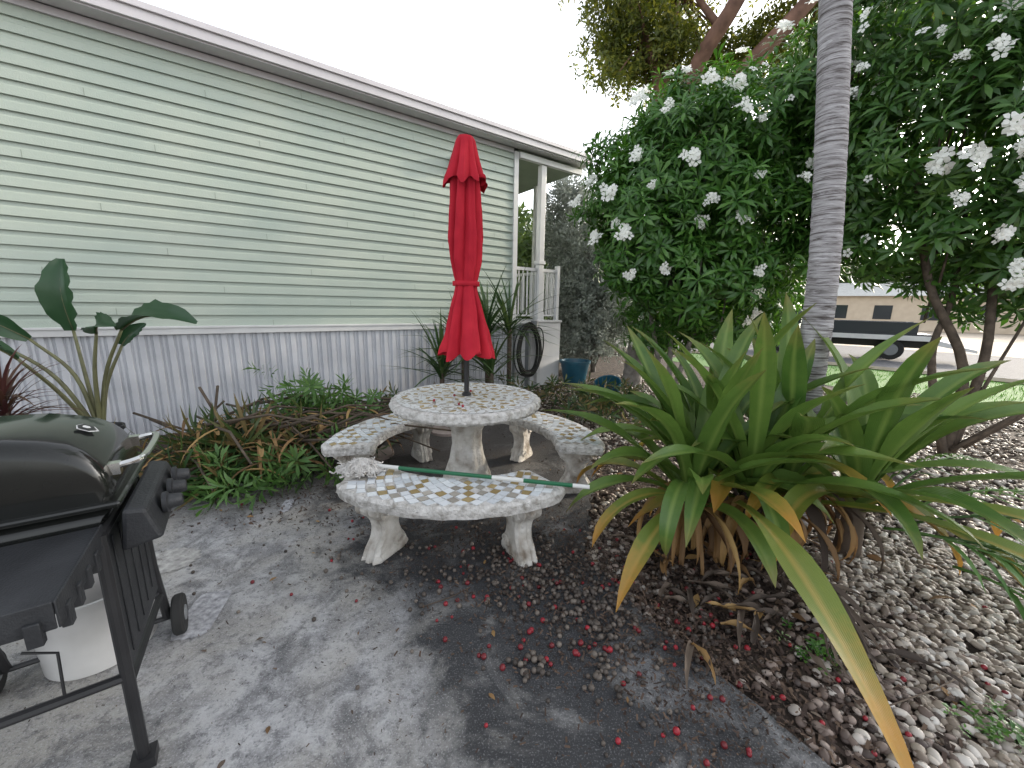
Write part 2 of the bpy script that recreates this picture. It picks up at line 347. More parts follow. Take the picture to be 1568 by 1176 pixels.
# ------------------------------------------------------------------ ground
def sheet(name,poly,z,m):
    return make(name,[([[p[0],p[1],z] for p in poly],[list(range(len(poly)))],0)],[m],smooth=False)
sheet("ground",[(-250,-60),(250,-60),(250,300),(-250,300)],-.03,M_soil)
edge=[(-7,-3),(-7,1.6),(-4.2,2.1),(-2.95,2.5),(-2.6,2.68),(-1.95,3.05),(-1.75,3.9),(-1.3,4.55),(-.5,4.85),(.3,4.7),(.8,4.1),(.76,3.3),(.60,2.7),(.46,2.1),(.70,1.57),(.90,1.26),(1.06,1.01),(1.25,.5),(1.5,-3)]
pts=[]
for i,a in enumerate(edge):
    b=edge[(i+1)%len(edge)];d=math.dist(a,b);k=max(1,int(d/.06)) if 3<=i<=16 else 1
    for j in range(k):
        t=j/k;w=.018 if k>1 else 0
        pts.append((a[0]+(b[0]-a[0])*t+random.uniform(-w,w),a[1]+(b[1]-a[1])*t+random.uniform(-w,w)))
n=len(pts)
V=[[p[0],p[1],0] for p in pts]+[[p[0],p[1],-.12] for p in pts]
F=[list(range(n))[::-1]]+[[i,(i+1)%n,n+(i+1)%n,n+i] for i in range(n)]
o=make("concrete_patio",[(V,F,0)],[M_slab],smooth=False)
def blob(cx,cy,rx,ry,z,ang=0,n=28,j=.06,sq=2):
    out=[]
    for i in range(n):
        t=2*pi*i/n;c,s=math.cos(t),math.sin(t)
        k=(abs(c)**sq+abs(s)**sq)**(-1/sq)*random.uniform(1-j,1+j)
        px,py=rx*c*k,ry*s*k
        out.append([cx+px*math.cos(ang)-py*math.sin(ang),cy+px*math.sin(ang)+py*math.cos(ang),z])
    return out
M_patch=mat("patch_cement",[(.20,.19,.185),(.50,.49,.47)],rough=.9,nscale=26,detail=8,bump=.5,bscale=80)
M_patch2=mat("patch_paint",[(.20,.20,.215),(.52,.52,.55)],rough=.85,nscale=40,detail=8,bump=.4,bscale=90)
make("cement_patch",[(blob(-1.93,1.98,.15,.12,.004,j=.08,n=60),[list(range(60))],0),(blob(-1.44,1.60,.075,.15,.004,.25,sq=6,j=.03,n=60),[list(range(60))],1),(blob(-1.62,2.62,.035,.10,.004,.3,sq=3,n=40),[list(range(40))],1)],[M_patch,M_patch2],smooth=False)
for c in ((-1.35,3.62),(-.75,4.4)):
    top=blob(*c,.2,.2,.03,j=.02);bot=[[p[0],p[1],-.02] for p in top]
    make("stepping_stone",[(top+bot,[list(range(28))]+[[i,28+i,28+(i+1)%28,(i+1)%28] for i in range(28)],0)],[M_stone],smooth=False)

ey=np.array([-3,.5,1.01,1.26,1.57,2.1,2.7,3.3,4.1,4.7,4.85]);ex=np.array([1.5,1.25,1.06,.90,.70,.46,.60,.76,.8,.3,-.5])
def right_of(x,y): 
    e=np.interp(y,ey,ex); e=np.where(y>4.85,-1.6,e); return x>e
def before_wall(x,y): return y<7.03+.726*x-.12
I1=ico(1);I2=ico(2)
def pebbles(name,x0,x1,y0,y1,dens,T,size,probf,mats):
    k=int((x1-x0)*(y1-y0)*dens);x=rng.uniform(x0,x1,k);y=rng.uniform(y0,y1,k)
    p=probf(x,y);keep=right_of(x,y)&before_wall(x,y)&(rng.uniform(0,1,k)<p);x=x[keep];y=y[keep];k=len(x)
    s=rng.uniform(.55,1.35,k)*size;z=-.03+s*.45+rng.uniform(0,.012,k)
    S=np.stack([s*rng.uniform(.8,1.35,k),s*rng.uniform(.6,.95,k),s*rng.uniform(.4,.7,k)],1)
    N=rng.normal(size=(k,3))*.35;N[:,2]=1
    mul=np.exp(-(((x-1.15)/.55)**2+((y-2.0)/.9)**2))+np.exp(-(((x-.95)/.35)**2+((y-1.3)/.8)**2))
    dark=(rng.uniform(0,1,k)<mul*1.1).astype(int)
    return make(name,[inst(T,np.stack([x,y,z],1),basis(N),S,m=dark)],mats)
def prob(x,y):
    mul=np.exp(-(((x-1.15)/.5)**2+((y-2.1)/.8)**2))+.7*np.exp(-(((x-.95)/.25)**2+((y-1.4)/.7)**2))
    p=np.clip(1.0-1.1*mul,.10,1)
    q=.42+.3*np.sin(x*3.1+1)*np.sin(y*2.3)
    return np.where(y>3.0,p*np.clip(q,.2,.8),p)
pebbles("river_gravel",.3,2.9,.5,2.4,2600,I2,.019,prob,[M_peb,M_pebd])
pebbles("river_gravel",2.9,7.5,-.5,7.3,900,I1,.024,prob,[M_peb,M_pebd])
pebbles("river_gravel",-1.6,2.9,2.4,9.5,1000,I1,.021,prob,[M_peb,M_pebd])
def chips(name,k,fx,fy,size,m,z0=-.025,cond=None):
    x=fx(k);y=fy(k);keep=before_wall(x,y)
    if cond is not None: keep&=cond(x,y)
    x=x[keep];y=y[keep];k=len(x)
    T=(np.array([[-1,-.35,0],[1,-.25,0],[.9,.35,.1],[-.9,.3,.12]],float),np.array([[0,1,2,3]]))
    s=rng.uniform(.4,1.4,k)*size;N=rng.normal(size=(k,3))*.45;N[:,2]=1
    return (inst(T,np.stack([x,y,np.full(k,z0)+rng.uniform(0.004,.025,k)],1),basis(N),s,m))
U=rng.uniform;G=rng.normal
ch=[chips("c",9000,lambda k:G(1.05,.45,k),lambda k:G(1.9,.7,k),.016,0,cond=right_of),
    chips("c",9000,lambda k:U(-1.5,6,k),lambda k:U(2.8,8,k),.022,0,cond=right_of),
    chips("c",6000,lambda k:U(-5,-1.2,k),lambda k:U(2.3,6,k),.022,0,cond=lambda x,y:~((x>-1.7)&(y<4.6))),
    chips("c",2600,lambda k:G(-.2,.5,k),lambda k:G(2.35,.35,k),.008,0,z0=-.003),
    chips("c",3600,lambda k:G(.35,.32,k),lambda k:G(1.9,.35,k),.009,0,z0=-.003),
    chips("c",2000,lambda k:G(.75,.2,k),lambda k:G(1.35,.3,k),.008,0,z0=-.003),
    chips("c",1300,lambda k:U(-1.9,1,k),lambda k:U(2.3,4.6,k),.01,0,z0=-.003),
    chips("c",1200,lambda k:G(-1.7,.5,k),lambda k:G(2.75,.2,k),.009,0,z0=-.003),
    chips("c",1000,lambda k:U(-2.6,1,k),lambda k:U(.7,2.6,k),.0045,0,z0=-.003)]
make("mulch",ch,[M_chip],smooth=False)
def spheres(k,x,y,s,z,m,T=I2): 
    S=np.stack([s,s*rng.uniform(.85,1,k),s*.95],1);return inst(T,np.stack([x,y,z+s*.8],1),rand_basis(k),S,m)
bp=[]
for k,cx,cy,sx,sy,m,sz in ((330,.20,2.0,.34,.20,1,.0115),(46,.22,1.97,.35,.2,0,.011),(110,.42,1.66,.14,.10,1,.0125),(110,.25,1.82,.32,.11,1,.012),(22,.25,1.62,.28,.18,0,.012),(24,.10,1.35,.05,.03,1,.0125),(20,.40,1.30,.07,.05,1,.0125),(10,.30,1.42,.08,.07,0,.012),(26,.45,1.45,.2,.1,1,.0115),(4,-.1,1.4,.2,.1,0,.012),(26,.85,1.5,.16,.35,0,.0115),(130,.8,1.7,.2,.3,1,.0115),(7,.80,.98,.06,.04,0,.012),(30,.6,1.15,.25,.15,1,.009),(40,-.4,2.0,.5,.35,1,.009),(16,-.3,1.9,.5,.3,0,.0095),(18,-1.0,2.5,.5,.5,0,.0095),(30,-1.1,2.6,.5,.3,1,.009),(60,-.4,2.05,.3,.18,1,.0105),(60,1.4,1.3,.5,.5,0,.010)):
    x=G(cx,sx,k);y=G(cy,sy,k);s=U(.75,1.2,k)*sz
    bp.append(spheres(k,x,y,s,np.where(right_of(x,y),-.012,0),m))
bp.append(spheres(5,G(-.34,.2,5),G(2.7,.15,5),np.full(5,.010),.79,0))
make("fallen_berries",bp,[M_berR,M_berB])
lt=[]
LV,LF=leaf_t(.07,.03,.15,.5,4)
k=80;x=U(-2.4,1.2,k);y=U(.9,3.4,k);N=G(size=(k,3))*.25;N[:,2]=1
lt.append(inst((LV,LF),np.stack([x,y,np.full(k,.008)],1),basis(N),U(.25,.65,k),m=rng.integers(0,2,k)))
k=300;x=U(.9,6,k);y=U(1.2,6.5,k);N=G(size=(k,3))*.35;N[:,2]=1
lt.append(inst((LV,LF),np.stack([x,y,np.full(k,.015)],1),basis(N),U(.5,1.4,k),m=rng.integers(0,2,k)))
for a,b in (((-.42,1.66,.006),(-.2,1.8,.008)),((-.6,2.5,.006),(-.2,2.6,.006)),((1.4,1.2,.01),(1.9,1.35,.02))):
    lt.append(tube([a,((a[0]+b[0])/2+.02,(a[1]+b[1])/2,a[2]),b],.003,5,1))
make("fallen_leaves",lt,[M_dead,M_deadd])

# lawn, road
sheet("lawn",[(6.4,8.0),(7.8,4.6),(9.5,1.5),(14,4),(11.3,8.2),(8.6,11.4),(6.2,13.5),(4.5,11.5)],-.022,M_lawn)
gx=U(5.6,13,12000);gy=U(1.5,13,12000)
kk=((gx-6.4)*.88+(gy-7.8)*.47>.1)&((gx-8.7)*.76+(gy-11.2)*.65<-.1);gx=gx[kk];gy=gy[kk];k=len(gx)
GT=(np.array([[-.008,0,0],[.008,0,0],[.005,.01,.04],[0,.02,.07]],float),np.array([[0,1,2,3]]))
N=G(size=(k,3))*.2;N[:,2]=1
make("lawn_grass",[inst(GT,np.stack([gx,gy,np.full(k,-.02)],1),basis(N),U(.5,1.0,k))],[M_grassb],smooth=False)
sheet("road",[(14,4),(11.3,8.2),(8.6,11.4),(6.2,13.5),(-40,60),(0,120),(140,20),(60,-40)],-.024,M_road)
sheet("driveway",[(15.2,17.5),(25,3),(60,10),(60,60),(14,60),(8,24)],-.018,M_walk)
P=[(14,4),(11.3,8.2),(8.6,11.4),(6.2,13.5)]
make("kerb",[tube([(p[0],p[1],.0) for p in P],.07,4,0)],[M_walk],smooth=False)

# ------------------------------------------------------------------ mobile home
HA=math.atan2(.588,.809)
H=empty("mobile_home",(0,7.03,0),HA)
X0=-16
prof=[];c=.1255
nC=22
for i in range(nC):
    z0=1.17+i*c
    prof+=[(-.024,z0),(-.015,z0+c*.55),(-.013,z0+c*.60),(-.006,z0+c*.68),(-.001,z0+c*.97),(0.0,z0+c*.999)]
V=[];F=[]
for x in (X0,0):
    for y,zz in prof: V.append([x,y,zz])
n=len(prof)
for i in range(n-1): F.append([i,n+i,n+i+1,i+1])
parts=[(V,F,0)]
for i in range(nC):
    x=-((i*1.37)%3.66)
    while x>X0:
        z0=1.17+i*c
        parts.append(([[x,-.0255,z0+.001],[x+.006,-.0255,z0+.001],[x+.006,-.0165,z0+c*.55],[x,-.0165,z0+c*.55]],[[0,1,2,3]],1)); x-=3.66
M_seam=mat("siding_seam",[(.25,.29,.24)],rough=.6)
make("siding",parts,[M_siding,M_seam],H,smooth=False)
make("corner_trim",[box(-.05,.035,-.038,.0,1.17,3.93),box(0,.035,.0,.09,1.17,3.93)],[M_white],H,smooth=False)
make("end_wall",[box(X0,-.002,.02,4.2,0,3.93)],[M_siding],H,smooth=False)
x=X0;pr=[]
while x<0:
    pr+=[(x,-.0),(x+.008,-.018),(x+.055,-.018),(x+.063,0.0),(x+.075,0),(x+.081,-.012),(x+.100,-.012),(x+.106,0)];x+=.118
pr=[p for p in pr if p[0]<=0]
V=[[a,b,-.05] for a,b in pr]+[[a,b,1.09] for a,b in pr];n=len(pr)
make("skirting",[(V,[[i,i+1,n+i+1,n+i] for i in range(n-1)],0)],[M_skirt],H,smooth=False)
make("skirting_trim",[box(X0,.04,-.045,.0,1.085,1.168),box(X0,.04,-.055,-.002,1.15,1.175)],[M_white],H,smooth=False,bevel=.004)
XE=1.50
make("roof",[([[X0,-.22,4.10],[XE,-.22,4.10],[XE,4.3,4.35],[X0,4.3,4.35],[X0,-.22,4.06],[XE,-.22,4.06],[XE,4.3,4.06],[X0,4.3,4.06]],[[0,1,2,3],[4,7,6,5],[0,4,5,1],[1,5,6,2]],0)],[M_roof],H,smooth=False)
make("fascia",[box(X0,XE+.01,-.25,-.222,3.985,4.125),box(X0,XE+.01,-.275,-.252,4.075,4.13),box(XE+.012,XE+.04,-.25,4.3,3.985,4.13)],[M_fascia],H,smooth=False,bevel=.004)
make("soffit",[box(X0,XE+.008,-.22,-.04,3.97,4.0),],[M_fascia],H,smooth=False)
make("frieze",[box(X0,-.06,-.03,-.0,3.90,3.965)],[M_fascia],H,smooth=False)
make("porch_ceiling",[box(.04,XE+.008,-.03,4.2,3.93,3.965)],[M_soffit],H,smooth=False)
make("porch_beam",[box(.04,XE-.05,-.08,.0,3.84,3.925)],[M_white],H,smooth=False)
pp=[box(.52,.63,-.05,.06,1.2,3.84),box(.50,.65,-.07,.08,1.2,1.35),box(.50,.65,-.07,.08,2.2,2.26),box(1.40,1.48,1.2,1.28,1.2,3.93),box(.64,.72,1.9,1.98,1.2,3.93)]
make("porch_post",pp,[M_white],H,smooth=False,bevel=.006)
rl=[box(.04,.52,-.02,.03,2.08,2.13),box(.04,.52,-.01,.02,1.28,1.31),box(.65,1.0,-.02,.03,2.08,2.13),box(.65,1.0,-.01,.02,1.28,1.31),box(.98,1.04,-.04,.04,1.2,2.2)]
for x in np.arange(.10,.98,.095):
    if .48<x<.66: continue
    rl.append(box(x,x+.022,-.005,.017,1.31,2.08))
for y in np.arange(.1,2.4,.1): rl.append(box(.995,1.017,y,y+.022,1.31,2.08))
rl.append(box(.98,1.03,.04,2.4,2.08,2.13))
make("porch_railing",rl,[M_white],H,smooth=False)
make("porch_deck",[box(.04,1.05,-.06,2.5,1.12,1.2),box(.055,1.03,-.03,2.45,-.05,1.115)],[M_white,M_skirt],H,smooth=False)
make("porch_base_panel",[box(.48,1.02,-.13,-.035,0,1.17),box(.46,1.04,-.15,-.03,1.172,1.21),box(.52,.98,-.14,-.132,.1,1.08)],[M_white],H,smooth=False,bevel=.006)
make("wall_light",[box(-1.22,-1.04,-.12,-.028,3.42,3.60),box(-1.20,-1.06,-.125,-.121,3.44,3.58)],[M_white],H,smooth=False,bevel=.01)
hp=[]
for j in range(9):
    rx=.20+.012*j+random.uniform(-.02,.02);rz=.38+.012*j+random.uniform(-.03,.04);cx=random.uniform(-.03,.03);dy=-.02*(j%4)
    hp.append(tube([(.20+cx+rx*math.cos(t),-.19+dy,.70+rz*math.sin(t)-(.05*abs(math.cos(t)))) for t in np.linspace(0,2*pi,40)],.012,6,0,cap=False))
hp.append(tube(bez([(.3,-.2,1.1),(.48,-.22,1.05),(.55,-.2,.8),(.5,-.2,.5),(.36,-.2,.3)],8),.012,6,0))
hp.append(box(.10,.32,-.20,-.04,1.02,1.16,1));hp.append(lathe([(.05,0),(.07,.02),(.07,.12),(.03,.14)],12,1,(.36,-.16,1.08)))
hp.append(box(.26,.30,-.14,-.02,0,1.02,1))
make("garden_hose",hp,[M_hose,M_grey],loc=(0,7.03,0),rotz=HA,smooth=True,autosm=True)

# ------------------------------------------------------------------ table set
TC=(-.34,2.88)
def lump(th,z): return 1+.010*math.sin(th*37)+.008*math.sin(th*61+z*40)
tp=[lathe([(.16,.70),(.50,.70),(.535,.708),(.553,.728),(.555,.75),(.545,.772),(.525,.782),(.51,.783)],120,0,(0,0,0),lump)]
tp.append(([[.512*math.cos(2*pi*j/96),.512*math.sin(2*pi*j/96),.7855] for j in range(96)],[list(range(96))],1))
ring=[(.07,6),(.15,11),(.225,17),(.30,22),(.375,27),(.445,32)]
for ri,(r,n) in enumerate(ring):
    for i in range(n):
        a=2*pi*i/n+ri*.3+random.uniform(-.05,.05);rr=r+random.uniform(-.012,.012);o_=a+(pi/4 if i%2 else -pi/4)+random.uniform(-.25,.25)
        L_=.034*random.uniform(.75,1.1);W_=.012*random.uniform(.8,1.2);cx,cy=rr*math.cos(a),rr*math.sin(a)
        q=[]
        for u,v in ((-1,0),(-.3,-1),(.4,-.9),(1,0),(.4,.9),(-.3,1)):
            q.append([cx+u*L_*math.cos(o_)-v*W_*math.sin(o_),cy+u*L_*math.sin(o_)+v*W_*math.cos(o_),.789])
        tp.append((q+[[p[0],p[1],.785] for p in q],[[0,1,2,3,4,5]]+[[k,6+k,6+(k+1)%6,(k+1)%6] for k in range(6)],random.choice([2,2,3])))
T=empty("mosaic_table",(TC[0],TC[1],0))
make("table_top",tp,[M_conc,M_mos,M_tg,M_tt],T,smooth=True,autosm=True)
flute=lambda th,z:1+.10*abs(math.sin(th*4))*(1 if .1<z<.62 else .1)
make("pedestal",[lathe([(.23,0),(.235,.05),(.20,.09),(.17,.16),(.125,.30),(.105,.42),(.11,.52),(.15,.60),(.20,.65),(.22,.70)],64,0,(0,0,0),flute)],[M_concdirty],T)
def bench(ang,ri=.68,ro=1.06,half=math.radians(40),zt=.44):
    E=empty("mosaic_bench",(TC[0],TC[1],0))
    rm=(ri+ro)/2
    def outline(off):
        pts=[];n=26
        for i in range(n+1):
            t=-half+off/rm+(2*half-2*off/rm)*i/n
            e=min(i,n-i);rr=ro-off-(.03 if e==0 else .008 if e==1 else 0);pts.append((rr,t))
        for i in range(n,-1,-1):
            t=-half+off/rm+(2*half-2*off/rm)*i/n
            e=min(i,n-i);rr=ri+off+(.03 if e==0 else .008 if e==1 else 0);pts.append((rr,t))
        return pts
    V=[];lv=[(zt-.075,.03),(zt-.068,.008),(zt-.04,0),(zt-.012,.003),(zt,.016)]
    for z,off in lv:
        for r,t in outline(off):
            r2=r+random.uniform(-.005,.005);V.append([r2*math.cos(ang+t),r2*math.sin(ang+t),z+random.uniform(-.003,.003)*(z<zt)])
    n=len(outline(0));F=[[a*n+i,a*n+(i+1)%n,(a+1)*n+(i+1)%n,(a+1)*n+i] for a in range(len(lv)-1) for i in range(n)]
    F.append(list(range(n))[::-1]);F.append([(len(lv)-1)*n+i for i in range(n)])
    parts=[(V,F,0)]
    d=.036
    for i in range(-60,60):
        for j in range(-12,12):
            if (i+j)%2: continue
            s=i*d;r=rm+j*d*.95
            if abs(s)>half*rm-.055 or r<ri+.052 or r>ro-.052: continue
            if random.random()<.03: continue
            if j%2==0: m=1
            else: m=random.choice([2,1,2]) if (i//2)%2 else random.choice([3,1,3])
            if random.random()<.12: m=random.choice([1,1,2,3])
            q=[];h=d*.86
            for u,v in ((-1,0),(0,-1),(1,0),(0,1)):
                ss=s+u*h+random.uniform(-.004,.004);r_=r+v*h*.95+random.uniform(-.004,.004);t=ss/rm
                q.append([r_*math.cos(ang+t),r_*math.sin(ang+t),zt+.0045])
            parts.append((q+[[p[0],p[1],zt+.0005] for p in q],[[0,1,2,3]]+[[k,4+k,4+(k+1)%4,(k+1)%4] for k in range(4)],m))
    make("seat",parts,[M_conc,M_tw,M_tg,M_tt],E,smooth=True,autosm=True)
    outl=[(-.15,.365),(-.155,.33),(-.145,.30),(-.11,.27),(-.08,.22),(-.075,.17),(-.09,.12),(-.115,.08),(-.13,.04),(-.125,0),(.125,0),(.13,.04),(.11,.08),(.075,.12),(.06,.18),(.075,.24),(.115,.28),(.15,.31),(.16,.34),(.15,.365)]
    P=bez([(a,b,0) for a,b in outl],3)
    for sgn in (-1,1):
        t=ang+sgn*half*.68;th0=.055
        V=[];n=len(P)
        lay=[(-1,.8),(-.75,1),(-.35,.88),(-.2,1),(.2,1),(.35,.88),(.75,1),(1,.8)]
        for w,sc in lay:
            for p in P:
                a=p[0]*sc;zz=p[1]
                lat=w*th0*(1+.30*max(0,(zz-.18)/.18)+.12*max(0,(.1-zz)/.1))
                cx=rm+a;V.append([cx*math.cos(t)-lat*math.sin(t),cx*math.sin(t)+lat*math.cos(t),zz])
        F=[[a*n+i,a*n+(i+1)%n,(a+1)*n+(i+1)%n,(a+1)*n+i] for a in range(len(lay)-1) for i in range(n)]
        F.append(list(range(n))[::-1]);F.append([(len(lay)-1)*n+i for i in range(n)])
        pr=[(V,F,0)]
        for w in (-1,1):
            for cz,cr,dirn in ((.295,.055,1),(.07,.04,-1)):
                sp=[]
                for q in range(26):
                    u=q/25;a_=u*3.6*pi;rr=cr*(1-u*.85)
                    a0=dirn*rr*math.cos(a_)+(.055*(1 if cz>.2 else -1));zz=cz+rr*math.sin(a_)*.9
                    lat=w*(th0*(1.2 if cz>.2 else 1.06));cx=rm+a0
                    sp.append((cx*math.cos(t)-lat*math.sin(t),cx*math.sin(t)+lat*math.cos(t),zz))
                pr.append(tube(sp,.010,6,0))
        make("scroll_leg",pr,[M_concdirty],E,autosm=True)
    return E
bench(math.radians(270));bench(math.radians(154));bench(math.radians(32))

# ------------------------------------------------------------------ umbrella
Um=empty("patio_umbrella",(TC[0],TC[1],0))
def fold_surf(prof,npl,amp,seed,nth=160,hem=0,m=0):
    V=[];k=len(prof)
    for i,(R,z,A) in enumerate(prof):
        for j in range(nth):
            th=2*pi*j/nth;idx=th/(2*pi)*npl+.16*math.sin(th*2+seed)+.10*math.sin(th*3+z*2)+.05*math.sin(z*7+th)
            s=abs(math.sin(idx*pi+.35*math.sin(z*3+1)))
            s2=math.sin(th*npl*2.0+z*5+2)*.28+.22*math.sin(th*19+z*9)+.12*math.sin(z*38+th*5)
            rr=R*(1-A*(1-s**.7)+A*.22*s2)*(1+.07*math.sin(2*th+z*4)+.02*math.sin(z*17+3*th))
            zz=z+(hem*(math.cos(th*npl)*.5+.3*math.sin(3*th)) if i==k-1 else (hem*.5*(math.cos(th*npl)*.5+.3*math.sin(3*th)) if i==k-2 else 0))
            V.append([rr*math.cos(th+.5*z),rr*math.sin(th+.5*z),zz])
    F=[[i*nth+j,i*nth+(j+1)%nth,(i+1)*nth+(j+1)%nth,(i+1)*nth+j] for i in range(k-1) for j in range(nth)]
    return (V,F,m)
def interp(prof,n):
    idx=np.linspace(0,len(prof)-1,n)
    a=np.arange(len(prof));return [tuple(float(np.interp(i,a,[p[q] for p in prof])) for q in range(3)) for i in idx]
body=[(.05,2.46,.1),(.085,2.38,.25),(.10,2.25,.4),(.115,2.05,.45),(.125,1.90,.45),(.12,1.76,.42),(.10,1.67,.35),(.082,1.60,.22),(.095,1.53,.3),(.13,1.42,.42),(.165,1.28,.5),(.195,1.17,.5),(.212,1.10,.5)]
make("canopy",[fold_surf(interp(body,90),8,1,1,hem=.05)],[M_red],Um)
cap=[(.004,2.56,0),(.045,2.555,.05),(.062,2.53,.12),(.085,2.45,.25),(.11,2.37,.32),(.138,2.30,.38),(.150,2.27,.4)]
make("canopy_cap",[fold_surf(interp(cap,30),8,1,4,hem=.05)],[M_red],Um)
make("tie_strap",[lathe([(.088,1.585),(.092,1.587),(.092,1.618),(.088,1.62)],48,0,(0,0,0),lambda th,z:1+.05*math.sin(8*th))],[M_red],Um)
pp=[tube([(0,0,.3),(0,0,2.5)],.019,16,0),lathe([(.035,.79),(.035,.805),(.022,.815)],20,0)]
for i in range(8):
    a=i*pi/4+.3;pp.append(tube([(.03*math.cos(a),.03*math.sin(a),1.5),(.12*math.cos(a),.12*math.sin(a),1.13)],.006,5,0))
make("pole",pp,[M_black],Um,autosm=True)

# ------------------------------------------------------------------ mop
Mo=empty("mop",(0,0,0))
a=Vector((-.86,2.27,.475));b=Vector((.44,2.02,.475))
seg=[(0,.14,1,.013),(.14,.58,0,.012),(.58,.72,1,.0125),(.72,.93,0,.012),(.93,1,1,.012)]
make("handle",[tube([a+(b-a)*s,a+(b-a)*e],r,10,m) for s,e,m,r in seg],[M_green,M_wpl],Mo,autosm=True)
mp=[]
for i in range(300):
    p=[];x,y=-.91+random.gauss(0,.03),2.24+random.gauss(0,.028);an=random.uniform(0,6.28);z=.465+random.uniform(0,.055)
    for s in range(6):
        p.append((x,y,z));an+=random.uniform(-1.5,1.5);x+=.024*math.cos(an);y+=.022*math.sin(an)
        dd=math.hypot(x-TC[0],y-TC[1])
        z=(.462+max(0,.06-.5*math.hypot(x+.91,y-2.24))+random.uniform(-.008,.014)) if dd<1.04 else z-.035
    mp.append(tube(bez(p,3),.005,5,0))
make("mop_head",mp,[M_cot],Mo)

# ------------------------------------------------------------------ grill
ga=math.atan2(.82,-.57)
Gr=empty("barbecue_grill",(-1.15,.99,0),ga)
gp=[]
for y in (0,.46):
    gp.append(tube([(0,y,.03),(0,y,.80)],.016,10,0))
    gp.append(tube([(.46,y,.80),(.50,y,.4),(.60,y,.09)],.016,10,0))
    gp.append(tube([(0,y,.30),(.53,y,.24)],.013,8,0))
    gp.append(box(-.03,.03,y-.03,y+.03,0,.035,0))
    gp.append(tube([(.02,y,.79),(.46,y,.79)],.014,8,0))
gp+= [tube([(0,0,.33),(0,.46,.33)],.014,8,0),tube([(.53,0,.25),(.53,.46,.25)],.014,8,0),tube([(.60,-.03,.085),(.60,.5,.085)],.01,8,0),
      tube([(0,0,.78),(0,.46,.78)],.014,8,0)]
gp.append(tube([(.0,.13,.33),(.02,.13,.47),(.04,.20,.49)],.004,5,0));gp.append(tube([(.0,.33,.33),(.02,.33,.50),(.05,.25,.49)],.004,5,0))
make("frame",gp,[M_black],Gr,autosm=True)
pv=np.array([[.02,-.006,.33],[.50,-.006,.30],[.50,.006,.30],[.02,.006,.33],[.02,-.006,.78],[.44,-.006,.78],[.44,.006,.78],[.02,.006,.78]])
make("front_panel",[(pv,BF,0)]+[box(.07+.085*i,.082+.085*i,-.010,-.006,.36,.76) for i in range(5)],[M_plast],Gr,smooth=False,bevel=.003)
for yy in (-.04,.50):
    prof=[(.03,-.02),(.078,-.02),(.085,-.012),(.085,.012),(.078,.02),(.03,.02)]
    V,F,_=lathe(prof,28);V=[[.60+v[0],yy+v[2],.085+v[1]] for v in V]
    V2,F2,_=lathe([(.012,-.024),(.03,-.024),(.034,-.018),(.034,.018),(.03,.024),(.012,.024)],20);V2=[[.60+v[0],yy+v[2],.085+v[1]] for v in V2]
    make("wheel",[(V,F,0),(V2,F2,1)],[M_tire,M_grey],Gr,autosm=True)
def roundbox(x0,x1,prof,m):
    n=len(prof);cy=sum(p[0] for p in prof)/n;zmin=min(p[1] for p in prof)
    V=[];xsn=[(x0,.80),(x0+.008,.90),(x0+.022,.965),(x0+.045,1),(x1-.045,1),(x1-.022,.965),(x1-.008,.90),(x1,.80)]
    for x,s in xsn:
        for y,z in prof: V.append([x,cy+(y-cy)*(s*.5+.5),zmin+(z-zmin)*s])
    k=len(xsn);F=[[a*n+i,a*n+(i+1)%n,(a+1)*n+(i+1)%n,(a+1)*n+i] for a in range(k-1) for i in range(n)]
    F.append(list(range(n))[::-1]);F.append([(k-1)*n+i for i in range(n)]);return (V,F,m)
dz=-.045;A0,A1=.06,.46
lidp=[(-.02,.90),(-.03,.93),(-.032,.96),(-.02,1.01),(-.005,1.04),(.02,1.07),(.05,1.092),(.10,1.11),(.16,1.125),(.26,1.13),(.36,1.115),(.41,1.09),(.44,1.06),(.47,1.0),(.475,.93),(.47,.90)]
make("lid",[roundbox(A0,A1,[(p[0],p[1]+dz) for p in lidp],0)],[M_lid],Gr,autosm=True)
make("lid_rim",[box(A0-.012,A1+.012,-.045,.49,.852,.872)],[M_lid],Gr,smooth=False,bevel=.008)
make("firebox",[roundbox(A0+.01,A1-.01,[(-.02,.848),(.465,.848),(.43,.77),(.38,.71),(.07,.71),(.01,.77)][::-1],0)],[M_lid],Gr,autosm=True)
make("control_panel",[(np.array([[.03,-.13,.735],[.48,-.13,.735],[.48,-.03,.715],[.03,-.03,.715],[.03,-.10,.84],[.48,-.10,.84],[.48,-.046,.850],[.03,-.046,.850]]),BF,0)],[M_plast],Gr,smooth=False,bevel=.012)
kn=[]
for x in (.15,.27,.39):
    V,F,_=lathe([(.034,0),(.034,.012),(.025,.016),(.021,.045),(.017,.05)],20)
    V=[[x+v[0],-.12-v[2],.80+v[1]] for v in V];kn.append((V,F,0))
make("knobs",kn,[M_plast],Gr,autosm=True)
hd=[tube(bez([(.12,-.02,.955),(.12,-.075,.965),(.145,-.095,.97),(.27,-.10,.97),(.385,-.095,.97),(.41,-.075,.965),(.41,-.02,.955)],6),.010,10,0),box(.105,.135,-.045,-.015,.935,.97,0),box(.395,.425,-.045,-.015,.935,.97,0)]
make("lid_handle",hd,[M_chrome],Gr,autosm=True)
bd=[]
for r,z,m in ((.030,0,0),(.025,.002,1),(.011,.004,0)):
    pl=[(-1,-.5),(0,-1.1),(1,-.5),(1,.6),(.0,.9),(-1,.6)]
    q=[[.26+a*r,.045+b*r*.8,1.052+z+b*r*.45] for a,b in pl];bd.append((q,[[0,1,2,3,4,5]],m))
make("badge",bd,[M_white,M_black],Gr,smooth=False)
